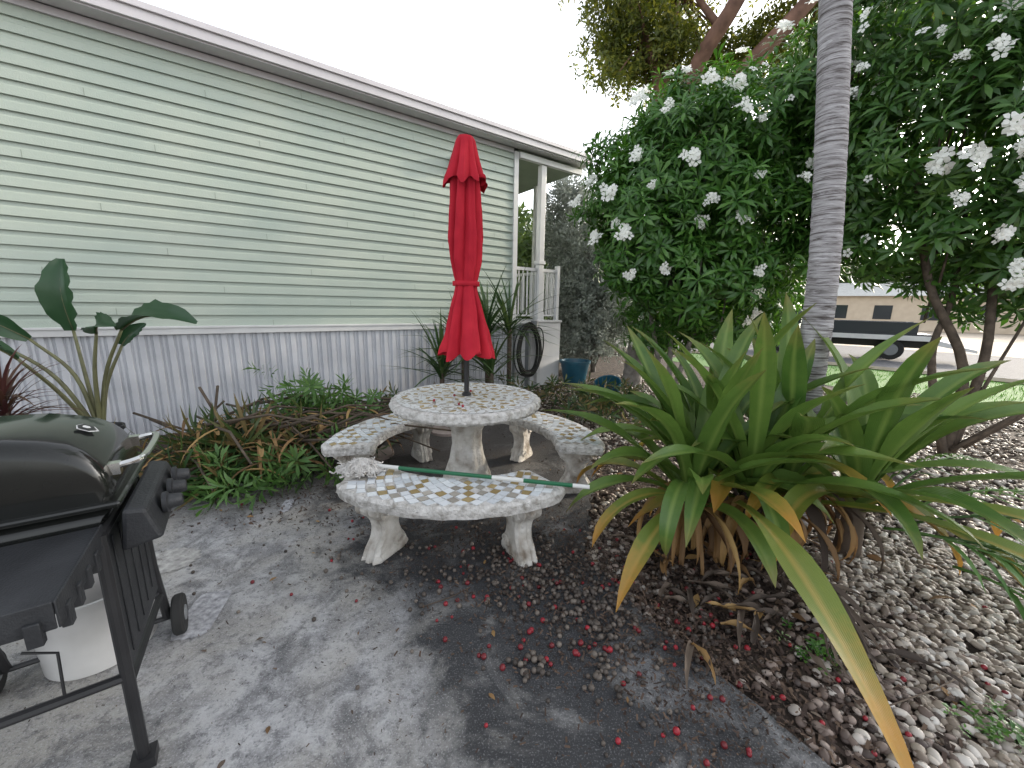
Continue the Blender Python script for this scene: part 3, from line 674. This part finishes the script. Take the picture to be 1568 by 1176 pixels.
sh=[box(-.33,.02,.0,.46,.79,.82),box(-.335,.02,-.006,-.001,.76,.825),box(-.336,-.331,.0,.46,.76,.825)]
for i in range(7): sh.append(box(-.345,-.325,.02+.065*i,.045+.065*i,.735,.79))
for i in range(4): sh.append(box(-.30+.07*i,-.275+.07*i,-.012,.006,.735,.79))
make("side_shelf",sh,[M_plast],Gr,smooth=False,bevel=.006)
bk=[lathe([(.165,0),(.17,.005),(.185,.30),(.192,.30),(.192,.315),(.180,.315),(.160,.03),(.01,.03)],40,0)]
M_lab=mat("bucket_label",[(.20,.18,.2),(.50,.47,.48),(.52,.49,.5)],rough=.6,nscale=38)
V=[];n=14
for i in range(n+1):
    t=-1.9+i*1.6/n
    for z in (.07,.24): r=.1665+(z/.3)*.0185; V.append([r*math.cos(t),r*math.sin(t),z])
bk.append((V,[[2*i,2*i+2,2*i+3,2*i+1] for i in range(n)],1))
make("plastic_bucket",bk,[M_bucket,M_lab],loc=(-1.72,1.42,0),autosm=True)

# ------------------------------------------------------------------ palm tree
P=bez([(2.03,2.62,-.05),(2.0,2.6,.6),(1.97,2.6,1.76),(1.79,2.6,3.18),(1.60,2.6,4.4),(1.5,2.6,5.6)],50)
rad=[]
for i,p in enumerate(P):
    z=p.z;b=.088+.05*math.exp(-max(z,0)/.25)-.004*z
    ph=(z*24+.6*math.sin(z*3))%1
    rad.append(b*(1+.05*(ph)+random.uniform(-.012,.012)))
pt=[tube(P,rad,26,0)]
for i in range(16):
    az=i*2.4;el=random.uniform(.2,1.2);L_=2.3
    mid=[];x,y,z=1.5,2.6,5.6
    for s in range(13):
        t=s/12;e=el-1.9*t**1.3;x+=math.cos(e)*math.cos(az)*L_/12;y+=math.cos(e)*math.sin(az)*L_/12;z+=math.sin(e)*L_/12;mid.append((x,y,z))
    pt.append(tube(mid,[.018*(1-.8*s/12) for s in range(13)],5,1))
    for s in range(1,13):
        for sd in (-1,1):
            for u in (0,.5):
                q=mid[s-1];q2=mid[s];bx=[q[k]+(q2[k]-q[k])*u for k in range(3)]
                pt.append(strap(bx,az+sd*1.0,.1,.5*math.sin(pi*(.1+.8*s/12))+.1,.035,1.1,3,.2,1,'blade')[:3])
make("palm_tree",pt,[M_palm,M_plum2])

# ------------------------------------------------------------------ crinum lily
lp=[];crowns=[(1.25,2.40,.30),(1.50,2.28,.32),(1.44,2.66,.34),(1.80,2.38,.36),(1.14,2.30,.26),(2.10,2.20,.32)]
for ci,(cx,cy,cz) in enumerate(crowns):
    nL=19
    for i in range(nL):
        f=i/nL;az=i*2.39996+ci;el=.50+f*1.0+random.uniform(-.15,.15)
        L_=random.uniform(.72,1.05)*(1+.22*f);W_=random.uniform(.10,.15)
        dr=random.uniform(1.0,2.0)*(1.1-f*.8)
        y_=1 if (f<.25 and random.random()<.55) else 0
        lp.append(strap((cx+.03*math.cos(az),cy+.03*math.sin(az),cz-.05+.12*f),az,el,L_,W_,dr,12,.5,y_,'lily',wave=.10,twist=random.uniform(-.5,.5)))
    lp.append((lambda t:(t[0],t[1],2))(tube([(cx,cy,-.05),(cx,cy,cz*.6),(cx,cy,cz+.1)],[.075,.06,.04],12,2)))
for (x,y,az,el,L_,dr) in ((1.75,2.4,1.2,1.45,1.25,.35),(1.8,2.4,2.6,1.4,1.1,.3),(1.45,2.3,2.8,1.30,1.1,.55),(1.4,2.6,2.4,1.25,1.15,.6),(1.2,2.4,2.9,1.2,1.1,.6),(1.2,2.4,3.3,1.0,1.1,.9),(1.5,2.3,-1.2,1.3,.9,.7),(2.1,2.2,.2,1.1,1.3,.9),(2.1,2.2,-.1,.95,1.3,1.1),(1.15,2.3,2.7,.95,1.1,.9)):
    lp.append(strap((x,y,.38),az,el,L_,.14,dr,14,.5,0,'lily',wave=.08,twist=random.uniform(-.3,.3)))
lp.append(strap((1.30,2.1,.36),math.radians(-105),.35,1.45,.12,1.15,18,.35,1,'lily',wave=.14,twist=.35))
lp.append(strap((1.9,2.1,.40),math.radians(-38),.35,1.35,.12,1.0,16,.35,1,'lily',wave=.05,twist=-.1))
lp.append(strap((1.9,2.2,.40),math.radians(-12),.55,1.3,.11,1.15,16,.35,0,'lily',wave=.05))
lp.append(strap((1.8,2.1,.36),math.radians(-50),.3,1.1,.12,.9,16,.35,1,'lily',wave=.08))
lp.append(strap((1.05,2.2,.33),math.radians(-160),.45,.75,.10,1.7,14,.35,1,'lily',wave=.08))
lp.append(strap((1.05,2.15,.40),math.radians(-125),.9,.75,.095,3.0,14,.35,0,'lily',wave=.04))
make("crinum_lily",lp,[M_lily,M_lilyY,M_deadd])
dl=[]
for i in range(84):
    cx,cy,cz=random.choice(crowns[:5]);az=random.uniform(-2.9,-.2)
    dl.append(strap((cx+.06*math.cos(az),cy+.06*math.sin(az),cz*.95),az,random.uniform(-.3,.6),random.uniform(.35,.75),random.uniform(.03,.07),random.uniform(1.8,3.2),12,.9,random.choice([0,0,1]),'blade',wave=.25,twist=random.uniform(-.9,.9)))
for i in range(14):
    dl.append(strap((1.45+random.uniform(-.05,.05),1.75,.2),random.uniform(-1.9,-1.1),random.uniform(-.4,.1),random.uniform(.4,.6),.025,.7,8,.8,1,'blade',wave=.3))
for i in range(60):
    x=random.uniform(.75,1.6);y=random.uniform(1.3,2.3)
    dl.append(strap((x,y,.03),random.uniform(0,6.28),.3,random.uniform(.12,.3),.03,.7,8,.9,random.choice([0,1,1,1]),'blade',wave=.3,twist=random.uniform(-1,1)))
make("dead_lily_leaves",dl,[M_dead,M_deadd])
sf=[]
for (bx,by,bz,az,el,L_) in ((1.95,1.95,.3,-1.0,.45,1.0),(2.0,1.9,.3,-.75,.4,1.1),(2.1,1.95,.3,-.4,.6,1.1),(2.1,2.0,.3,-.05,.7,1.1),(2.1,2.1,.3,.3,.8,1.1),(2.2,1.8,.2,-1.3,.3,.8)):
    x,y,z=bx,by,bz;mid=[]
    for s in range(15):
        t=s/14;e=el-1.3*t;x+=math.cos(e)*math.cos(az)*L_/14;y+=math.cos(e)*math.sin(az)*L_/14;z+=math.sin(e)*L_/14;mid.append((x,y,max(z,.03)))
    sf.append(tube(mid,[.008*(1-.7*s/14) for s in range(15)],5,0))
    for s in range(3,15):
        for sd in (-1,1): sf.append(strap(mid[s],az+sd*.75,.05,.28,.028,.9,4,.2,0,'blade')[:3])
make("areca_seedling",sf,[M_pileL])
rw=rosette(7,.05,.025,.2,.8,.5,2,3)
k=46;x=np.concatenate([G(1.35,.06,23),G(1.75,.08,23)]);y=np.concatenate([G(1.42,.06,23),G(1.15,.04,23)]);N=G(size=(k,3))*.4;N[:,2]=1
make("ground_weeds",[inst(rw,np.stack([x,y,np.full(k,.0)],1),basis(N),U(.3,.7,k))],[M_plum])

# ------------------------------------------------------------------ shrubs
def lobes_pts(lobes,k,shell=(.72,1.05),front=0):
    vol=np.array([l[3]*l[4]+l[4]*l[5]+l[3]*l[5] for l in lobes]);idx=rng.choice(len(lobes),k,p=vol/vol.sum())
    D=rng.normal(size=(k,3));D/=np.linalg.norm(D,axis=1,keepdims=True)
    if front: D[:,1]=-np.abs(D[:,1])
    Lb=np.array(lobes,float)[idx];c=Lb[:,:3];r=Lb[:,3:6]
    bumps=1+.14*np.sin(D[:,0]*7+c[:,0]*3)*np.sin(D[:,1]*6+c[:,1]*2)+.12*np.sin(D[:,2]*9+c[:,2]*5)
    rad=rng.uniform(*shell,k)*bumps
    return c+D*r*rad[:,None],D/r*np.mean(r)
def inside(P,lobes,f=.98):
    q=np.zeros(len(P),bool)
    for l in lobes: q|=(((P-np.array(l[:3]))/np.array(l[3:6]))**2).sum(1)<f*f
    return q
FT=[]
for i in range(5):
    V,F=leaf_t(.05,.042,.45,.7,3,az=i*2*pi/5);FT.append((V,F))
flower=merge(FT)
def cluster():
    l=[]
    for i in range(8):
        V,F=flower
        N=np.array([[random.uniform(-.8,.8),random.uniform(-.8,.8),1]]);B=basis(N)[0]
        l.append(((V@B)*random.uniform(.8,1.1)+np.array([random.uniform(-.07,.07),random.uniform(-.07,.07),random.uniform(0,.06)]),F))
    return merge(l)
fclus=[cluster() for _ in range(4)]
RS=[rosette(15,.205,.046,-.1,1.2,1.05,3,seed=s,stem=.10,peak=.66) for s in range(3)]
def shrub(name,lobes,k,kin,stems,nfl,leafm,stemm,sc=(.65,1.25)):
    parts=[]
    P,N=lobes_pts(lobes,k);keep=~inside(P,lobes,.68);P=P[keep];N=N[keep];k=len(P)
    N=N/np.linalg.norm(N,axis=1,keepdims=True)+np.array([0,0,.6])+rng.normal(size=(k,3))*.35
    sp=rng.integers(0,3,k)
    for s in range(3):
        q=sp==s;parts.append(inst(RS[s],P[q],basis(N[q]),U(sc[0],sc[1],q.sum()),0))
    P2,N2=lobes_pts(lobes,kin,(.25,.75));N2=N2+rng.normal(size=(kin,3))*.6
    parts.append(inst(RS[0],P2,basis(N2),U(.8,1.2,kin),0))
    for s in stems: parts.append(tube(bez(s[0],5),list(np.linspace(s[1],s[2],len(bez(s[0],5)))),8,1))
    for i in range(0,kin,3):
        c=P2[i];parts.append(tube([(c[0],c[1],c[2]-.5),(c[0]+.02,c[1],c[2]-.2),tuple(c)],[.014,.011,.008],5,1))
    if nfl:
        Pf,Nf=lobes_pts(lobes,nfl*4,(1.04,1.16),front=1);kf=~inside(Pf,lobes,1.02);Pf=Pf[kf][:nfl];Nf=Nf[kf][:nfl]
        Nf=Nf/np.linalg.norm(Nf,axis=1,keepdims=True)+np.array([0,-.3,.35])
        for s in range(4): parts.append(inst(fclus[s] if s<3 else flower,Pf[s::4]+np.array([0,-.03,.05]),basis(Nf[s::4]),U(.6,1.25,len(Pf[s::4])),2))
    return make(name,parts,[leafm,stemm,M_flow])
b1=[(2.45,6.3,3.2,1.3,1.2,1.15),(1.92,6.1,2.6,.78,.9,1.0),(3.1,6.2,2.6,1.2,1.1,1.2),(3.5,6.4,3.9,1.1,1.1,.95),(2.4,6.4,3.85,.85,.9,.65),(2.6,6.0,1.9,1.0,.9,.7),(4.2,6.6,3.2,1.0,1.1,1.5),(3.5,6.7,1.5,1.1,.8,.6),(2.7,7.0,1.3,.7,.7,.6)]
shrub("plumeria_shrub",b1,2900,500,[([(2.7,6.6,-.05),(2.6,6.5,1.0),(2.4,6.4,2.5)],.05,.03),([(2.75,6.6,-.05),(3.0,6.5,1.2),(3.4,6.4,2.8)],.05,.03),([(2.65,6.7,-.05),(2.3,6.4,1.0),(1.9,6.3,2.3)],.045,.02),([(3.6,6.8,0),(3.7,6.6,1.2),(3.8,6.6,2.8)],.05,.03)],80,M_plum,M_barkg)
b2=[(4.7,4.7,3.3,.95,.9,1.0),(5.6,4.6,2.9,1.1,1.0,1.1),(4.75,5.0,4.5,.95,1.0,1.0),(5.6,4.4,4.5,1.2,1.1,1.1),(6.5,4.2,3.5,1.1,1.1,1.6),(4.9,4.8,2.35,.9,.8,.55),(4.2,5.4,3.0,.6,.8,.9),(6.4,3.9,2.0,1.0,.9,.8),(5.4,4.5,1.85,.8,.6,.4),(4.2,5.5,4.3,.7,.8,1.0)]
shrub("plumeria_shrub",b2,2500,420,[([(4.6,3.95,-.05),(4.75,4.1,.9),(4.6,4.5,1.8),(4.4,4.7,3.0)],.05,.03),([(4.65,3.95,-.05),(4.95,4.1,1.0),(5.2,4.4,2.0),(5.5,4.5,3.2)],.045,.03),([(4.55,3.9,-.05),(4.5,4.2,1.0),(4.9,4.5,1.7),(4.9,4.6,3.0)],.04,.02),([(5.2,3.6,-.05),(5.3,3.9,.8),(5.6,4.3,1.8),(5.6,4.5,3.0)],.045,.03),([(4.7,3.9,.1),(5.3,3.7,.8),(6.0,3.9,1.7)],.04,.02),([(4.7,4.0,.05),(4.9,4.0,.7),(5.4,4.2,1.4)],.02,.012),([(4.6,3.9,.05),(5.0,3.7,.6),(5.7,3.9,1.5)],.02,.012)],80,M_plum2,M_bark)
sil=[(1.45,9.1,2.6,.8,.8,1.5),(1.8,8.9,1.5,.8,.8,1.2),(1.15,9.4,3.4,.5,.6,.9),(2.5,9.2,1.9,.8,.8,1.3),(1.4,9.0,.9,.5,.6,.8)]
RSs=rosette(10,.075,.032,-.2,1.3,.3,2,5,stem=.12)
P,N=lobes_pts(sil,4600,(.6,1.08));N=N+rng.normal(size=N.shape)*.5+np.array([0,0,.5])
make("silver_buttonwood",[inst(RSs,P,basis(N),U(.8,1.6,len(P)),0),tube([(1.9,9.1,-.05),(1.8,9.1,1.5),(1.6,9.1,3)],[.06,.05,.03],8,1),tube([(1.9,9.1,.1),(2.3,9.1,1.2),(2.5,9.2,2)],[.05,.04,.03],8,1)],[M_silver,M_barkg])
P=bez([(2.35,7.6,-.05),(2.4,7.6,.6),(2.5,7.6,1.6),(2.7,7.7,2.6)],14)
make("tree_trunk",[tube(P,[.19-.05*(i/len(P))+.006*math.sin(i*2.2) for i in range(len(P))],18,0)],[M_barkg])

# ------------------------------------------------------------------ big background tree
tl=[];
lob=[(2.6,13.5,11.3,1.7,1.6,1.3),(3.2,13.5,9.4,1.3,1.4,1.1),(4.6,13.5,11.0,1.6,1.5,1.6),(4.2,13.6,9.0,1.1,1.2,.8),(6.4,13.8,12.5,1.8,1.6,1.3),(3.0,13.3,8.2,.7,.8,.6),(8.0,13.6,9.4,1.5,1.4,1.2),(9.8,13.6,10.5,1.6,1.5,1.3),(8.6,14,12.8,1.7,1.6,1.2),(1.6,13.4,12.2,.9,.9,.7),(6.5,14.5,9.5,1.4,1.2,1.0),(5.3,14.6,8.0,1.3,1.1,.9),(12,13.5,10,1.6,1.5,1.8),(11,14,12.5,1.7,1.5,1.3)]
V,F=leaf_t(.16,.07,.1,.4,2);V2,F2=leaf_t(.15,.065,.4,.4,2,az=2.1);V3,F3=leaf_t(.15,.065,.3,.6,2,az=4.2);V4,F4=leaf_t(.14,.06,1.2,.6,2,az=1)
tuft=merge([(V,F),(V2,F2),(V3,F3),(V4,F4)])
NC=500
cen,_=lobes_pts(lob,NC,(.3,1.05))
P=(cen[:,None,:]+rng.normal(size=(NC,36,3))*np.array([.28,.28,.2])).reshape(-1,3)
tl.append(inst(tuft,P,rand_basis(len(P)),U(.7,1.3,len(P)),0))
base=(4.6,13.5,-.05);fork=(4.7,13.5,5.5)
def limb(p,r0,r1,m=1):
    b_=bez(p,6);tl.append(tube(b_,list(np.linspace(r0,r1,len(b_))),10,m))
limb([base,(4.5,13.5,3),fork],.38,.30);limb([fork,(5.0,12.6,8.0),(5.7,12.0,9.4),(6.6,12,11.5)],.26,.17);limb([fork,(6.0,12.6,7.6),(7.4,12.0,9.2),(9.2,12,11.4)],.28,.16)
limb([fork,(4.3,13.4,8),(3.4,13.4,10),(2.4,13.4,11.6)],.2,.06);limb([(4.4,13.4,7.6),(4.6,13.4,9.5),(4.7,13.4,11.5)],.13,.04);limb([(5.4,12.3,9),(4.9,13.0,10.3),(4.6,13.4,11.6)],.1,.04)
for i in range(0,NC,3):
    c=cen[i];l=min([(2.4,13.4,11),(4.6,13.4,10.5),(3.8,13.4,9),(6.6,12,11.3),(8.4,12,10.5)],key=lambda q:math.dist(q,c))
    tl.append(tube([l,((l[0]+c[0])/2,(l[1]+c[1])/2,(l[2]+c[2])/2+.2),tuple(c)],[.045,.03,.012],5,1))
make("shade_tree",tl,[M_tree,M_barkr])

# ------------------------------------------------------------------ distant foliage & hedge behind the porch
db=[(-1,14,2.2,2.2,1.5,2.4),(1.0,15,2,2,1.5,2.2),(3.5,16,2.4,2,1.5,2.6),(-4,15,2.5,2.5,2,2.5),(.2,12,1.8,1.0,.9,2.4)]
cl=rosette(12,.25,.09,-.3,1.3,.5,2,9,stem=.2)
P,N=lobes_pts(db,3600,(.6,1.08));N=N+rng.normal(size=N.shape)*.6
make("hedge",[inst(cl,P,basis(N),U(.8,1.4,len(P)),0)],[M_back])
db=[];
for i in range(26):
    a=math.radians(8+i*3.3);d=random.uniform(50,75);h=random.uniform(2.5,5);db.append((d*math.sin(a),d*math.cos(a),h*.8,random.uniform(3,6),3,h))
P,N=lobes_pts(db,7000,(.6,1.08));N=N+rng.normal(size=N.shape)*.6
make("distant_trees",[inst(cl,P,basis(N),U(3,5,len(P)),0)],[M_back])
for (x,y,r,w,h) in ((34,34,-.7,14,2.9),(50,26,-.9,14,3),(22,46,-.5,12,2.8)):
    E=empty("distant_house",(x,y,0),r)
    make("walls",[box(-w/2,w/2,0,5,0,h,0)],[M_tan],E,smooth=False)
    make("roof",[([[-w/2-.5,-.5,h],[w/2+.5,-.5,h],[w/2+.5,5.5,h],[-w/2-.5,5.5,h],[-w/2-.5,2.5,h+1.3],[w/2+.5,2.5,h+1.3]],[[0,1,5,4],[3,4,5,2],[0,4,3],[1,2,5],[0,3,2,1]],0)],[M_roof],E,smooth=False)
    make("windows",[box(-w/2+1.5+3*i,-w/2+2.7+3*i,-.03,-.003,.9,2.1) for i in range(4)],[M_glass],E,smooth=False)

# ------------------------------------------------------------------ flatbed truck
Tk=empty("flatbed_truck",(12.1,13.2,0),math.radians(140),.76)
def wheel(x,y,r=.42,w=.14):
    prof=[(.05,-w),(r*.55,-w),(r*.6,-w*.7),(r*.62,-w),(r*.95,-w),(r,-w*.75),(r,w*.75),(r*.95,w),(r*.62,w),(r*.6,w*.7),(r*.55,w),(.05,w)]
    V,F,_=lathe(prof,28);V=[[x+v[0],y+v[2],r+v[1]] for v in V]
    mi=[1 if (i//28<2 or i//28>=9) else 0 for i in range(len(F))];return (V,F,mi)
make("wheels",[wheel(-.5,-.9),wheel(3.2,-.9),wheel(-.5,.9),wheel(3.2,.9)],[M_tire,M_grey],Tk,autosm=True)
make("bed",[box(-1.6,1.9,-1.05,1.05,.95,1.08,0),box(-1.6,1.9,1.052,1.08,.82,1.02,1),box(-1.6,1.9,-1.08,-1.052,.82,1.02,1),box(-1.2,1.9,.95,1.0,1.08,1.55,0),box(-1.2,1.9,-1.0,-.95,1.08,1.55,0),box(1.75,1.85,-.94,.94,1.08,2.0,0)],[M_truckb,M_white],Tk,smooth=False,bevel=.01)
ram=np.array([[-2.9,-.9,.45],[-1.6,-.9,.70],[-1.6,.9,.70],[-2.9,.9,.45],[-2.9,-.9,.55],[-1.6,-.9,.95],[-1.6,.9,.95],[-2.9,.9,.55]])
make("chassis",[box(-1.6,4.3,-.45,.45,.5,.80,0),(ram,BF,1)],[M_black,M_white],Tk,smooth=False)
cab=np.array([[2.0,-.95,.5],[4.5,-.95,.5],[4.5,.95,.5],[2.0,.95,.5],[2.0,-.95,1.2],[4.5,-.95,1.1],[4.5,.95,1.1],[2.0,.95,1.2]])
cab2=np.array([[2.0,-.93,1.2],[3.6,-.93,1.15],[3.6,.93,1.15],[2.0,.93,1.2],[2.1,-.8,1.95],[3.1,-.8,1.93],[3.1,.8,1.93],[2.1,.8,1.95]])
make("cab",[(cab,BF,0),(cab2,BF,0)],[M_truckb],Tk,smooth=False,bevel=.05)
make("cab_windows",[([[2.25,s*.935,1.25],[3.4,s*.935,1.22],[3.0,s*.84,1.85],[2.25,s*.83,1.87]],[[0,1,2,3]],0) for s in (-1,1)],[M_glass],Tk,smooth=False)

# ------------------------------------------------------------------ pots
def pot(name,loc,r,h,rot=(0,0,0),m=M_pot):
    o=make(name,[lathe([(r*.7,0),(r*.72,.01),(r*.97,h*.9),(r*1.06,h*.9),(r*1.06,h),(r*.95,h),(r*.68,.04),(.005,.04)],36,0)],[m],autosm=True);o.location=loc;o.rotation_euler=rot;return o
pot("flower_pot",(1.2,7.45,0),.28,.46);pot("flower_pot",(1.5,5.85,.04),.19,.36,(.35,-.25,0));pot("flower_pot",(-3.64,3.32,0),.15,.34,m=M_potk)

# ------------------------------------------------------------------ bird of paradise
bp_=[]
def bopleaf(stem,tip,W,seg=14,nrm=(0,-1,.2)):
    s=bez(stem,6);bp_.append(tube(s,list(np.linspace(.02,.011,len(s))),7,1))
    A=s[-1];B=Vector(tip);d=B-A;L_=d.length;dirn=d.normalized();n=Vector(nrm).normalized();side=dirn.cross(n).normalized();n=side.cross(dirn)
    V=[]
    for i in range(seg+1):
        t=i/seg;w=W*math.sin(pi*min(1,t*.93+.05))**.6
        c=A+d*t+n*(.10*L_*math.sin(pi*t))-Vector((0,0,.12*L_*t*t))
        for q,sx in enumerate((-1,-.5,0,.5,1)):
            e=.28*w*abs(sx)+(random.uniform(-.015,.015) if abs(sx)==1 else 0)
            sh_=random.uniform(.85,1.03) if abs(sx)==1 else 1
            V.append(list(c+side*(sx*w*.5*sh_)+n*e))
    F=[[i*5+k,i*5+k+1,(i+1)*5+k+1,(i+1)*5+k] for i in range(seg) for k in range(4)]
    bp_.append((V,F,0))
    bp_.append(tube([A+d*t+n*(.10*L_*math.sin(pi*t)-.004)-Vector((0,0,.12*L_*t*t)) for t in np.linspace(0,.95,8)],list(np.linspace(.009,.003,8)),5,1))
B0=(-3.64,3.32,.25)
bopleaf([B0,(-3.72,3.36,.7),(-3.80,3.4,1.18)],(-3.80,3.42,1.86),.24,nrm=(.3,-1,0))
bopleaf([B0,(-3.55,3.36,.8),(-3.34,3.36,1.2)],(-2.58,3.22,1.36),.26,nrm=(0,-.5,1))
bopleaf([B0,(-3.58,3.3,.8),(-3.50,3.3,1.17)],(-3.12,3.1,1.30),.18,nrm=(0,-.7,.7))
bopleaf([B0,(-3.8,3.2,.8),(-4.02,3.05,1.10)],(-4.45,2.85,1.35),.24,nrm=(0,-.6,.7))
bopleaf([B0,(-3.75,3.3,.8),(-3.95,3.2,1.12)],(-4.35,3.0,1.52),.18,nrm=(0,-.8,.5))
bopleaf([B0,(-3.68,3.1,.7),(-3.70,2.9,1.0)],(-3.9,2.6,1.25),.16,nrm=(0,-.3,1))
bopleaf([B0,(-3.6,3.4,.7),(-3.50,3.5,1.05)],(-3.3,3.55,1.28),.12,nrm=(.4,-1,.3))
make("bird_of_paradise_plant",bp_,[M_bop,M_bops])
cp=[]
for i in range(70):
    az=random.uniform(0,6.28);el=random.uniform(-.1,1.4);cp.append(strap((-3.55,2.65,.68+random.uniform(-.15,.1)),az,el,random.uniform(.3,.5),.024,.7,6,.3,0,'blade'))
cp.append(tube([(-3.55,2.65,-.02),(-3.55,2.65,.7)],.02,7,1))
make("cordyline_plant",cp,[M_cord,M_bark])
dp=[]
for (cx,cy,cz,nn) in ((-.72,5.75,.80,60),(-.38,5.9,1.05,56),(-.05,6.05,1.1,46),(-1.0,5.5,.5,46),(-.3,5.6,.5,30)):
    for i in range(nn):
        az=random.uniform(0,6.28);el=random.uniform(-.2,1.5)
        dp.append(strap((cx,cy,cz+random.uniform(-.12,.1)),az,el,random.uniform(.65,1.05),.045,random.uniform(.2,.8),8,.3,0,'blade'))
    dp.append(tube([(cx,cy,-.03),(cx,cy,cz)],.035,8,1))
make("dracaena_plant",dp,[M_drac,M_bark])

# ------------------------------------------------------------------ pile of cuttings
pl=[]
def pz(x,y): return .08+.24*math.exp(-((x+2.3)**2/.5+(y-3.5)**2/.35))
for i in range(42):
    x=random.gauss(-2.4,.42);y=random.gauss(3.36,.28)
    if y>7.03+.726*x-.35: y=7.03+.726*x-.4
    if y<2.75: y=2.8
    z=pz(x,y)*random.uniform(.4,1.1);N=Vector((random.uniform(-1,1),random.uniform(-1.2,.0),random.uniform(-.5,.15))).normalized()
    r_=rosette(20,.42,.026,.1,1.25,.7,4,seed=i+50,stem=.12)
    pl.append(inst(r_,np.array([[x,y,max(z,.10)]]),basis(np.array([list(N)])),np.array([random.uniform(.7,1.2)]),0))
    pl.append(tube([(x-N.x*.8,y-N.y*.8,max(.03,z-N.z*.5)),(x,y,z)],.012,6,2))
rl_=[rosette(26,.14,.026,-.2,1.2,.4,3,seed=s,stem=.26) for s in (91,92,93)]
def lightclump(cx,cy,cz,sx,sy,sz,k,di):
    P=np.stack([G(cx,sx,k),G(cy,sy,k),np.clip(G(cz,sz,k),.05,2)],1);N=np.tile(np.array([di],float),(k,1))+rng.normal(size=(k,3))*.6
    for s in range(3): pl.append(inst(rl_[s],P[s::3],basis(N[s::3]),U(.7,1.15,len(P[s::3])),1))
lightclump(-1.98,4.0,.42,.2,.14,.15,34,(-.6,-.4,.35));lightclump(-1.70,3.9,.28,.17,.14,.12,24,(.8,-.4,.1));lightclump(-2.15,2.85,.08,.24,.12,.04,24,(-.6,-.8,.0));lightclump(-1.9,3.2,.13,.2,.15,.05,16,(.3,-.8,.1))
for i in range(64):
    a=(random.uniform(-2.8,-1.3),random.uniform(3.1,4.2));an=random.uniform(-.8,1.0);l=random.uniform(.4,1.1)
    z=random.uniform(.1,.45);pl.append(tube([(a[0],a[1],z),(a[0]+math.cos(an)*l*.5,a[1]+math.sin(an)*l*.5,z+.09),(a[0]+math.cos(an)*l,a[1]+math.sin(an)*l,z)],[.013,.01,.007],6,2))
for i in range(190):
    pl.append(strap((random.gauss(-2.15,.45),random.gauss(3.5,.33),random.uniform(.12,.45)),random.uniform(0,6.28),random.uniform(-.2,.4),random.uniform(.3,.5),.032,1.2,7,.4,3,'blade'))
make("cut_branches_pile",pl,[M_pile,M_pileL,M_bark,M_dead])
pr=[]
for (cx,cy,n_) in ((.9,5.0,14),(1.3,4.6,8),(.5,5.6,10),(-1.2,4.9,10),(1.8,5.4,8)):
    for i in range(n_):
        x=random.gauss(cx,.25);y=random.gauss(cy,.2);an=random.uniform(0,6.28);l=random.uniform(.3,.8);z=random.uniform(.03,.25)
        pr.append(tube([(x,y,z),(x+math.cos(an)*l*.5,y+math.sin(an)*l*.5,z+.05),(x+math.cos(an)*l,y+math.sin(an)*l,.04)],[.009,.008,.004],5,1))
    P=np.stack([G(cx,.3,16),G(cy,.25,16),U(.05,.3,16)],1);N=rng.normal(size=(16,3));N[:,2]=.6
    pr.append(inst(rl_[0],P,basis(N),U(.6,1.1,16),0))
make("fallen_twigs",pr,[M_pile,M_bark])

# ------------------------------------------------------------------ sky, sun, camera
w=bpy.data.worlds.new("World");scene.world=w;w.use_nodes=True;nt=w.node_tree;bg=nt.nodes["Background"]
sky=nt.nodes.new("ShaderNodeTexSky");sky.sky_type='NISHITA';sky.sun_disc=False
SE,SA=math.radians(17),math.radians(62)
sky.sun_elevation=SE;sky.sun_rotation=SA;sky.dust_density=3;sky.air_density=1.0;sky.ozone_density=1
hs=nt.nodes.new("ShaderNodeHueSaturation");hs.inputs["Saturation"].default_value=.25;hs.inputs["Value"].default_value=3.8
nt.links.new(sky.outputs[0],hs.inputs["Color"]);nt.links.new(hs.outputs[0],bg.inputs["Color"]);bg.inputs["Strength"].default_value=.15
sd=bpy.data.lights.new("sun",'SUN');sd.energy=4.2;sd.angle=math.radians(2);sd.color=(1,.86,.66)
so=link(bpy.data.objects.new("sun",sd));d=Vector((math.sin(SA)*math.cos(SE),math.cos(SA)*math.cos(SE),math.sin(SE)))
so.rotation_euler=d.to_track_quat('Z','Y').to_euler()
cd=bpy.data.cameras.new("camera");cam=link(bpy.data.objects.new("camera",cd))
cd.sensor_width=36;cd.lens=36*600/1568;cd.clip_start=.05;cd.clip_end=1000
R=Matrix.Rotation(math.radians(90-11.2),3,'X')@Matrix.Rotation(math.radians(1.0),3,'Z')
cam.matrix_world=Matrix.Translation((0,0,1.45))@R.to_4x4()
scene.camera=cam
scene.view_settings.view_transform='Standard';scene.view_settings.look='None';scene.view_settings.exposure=0
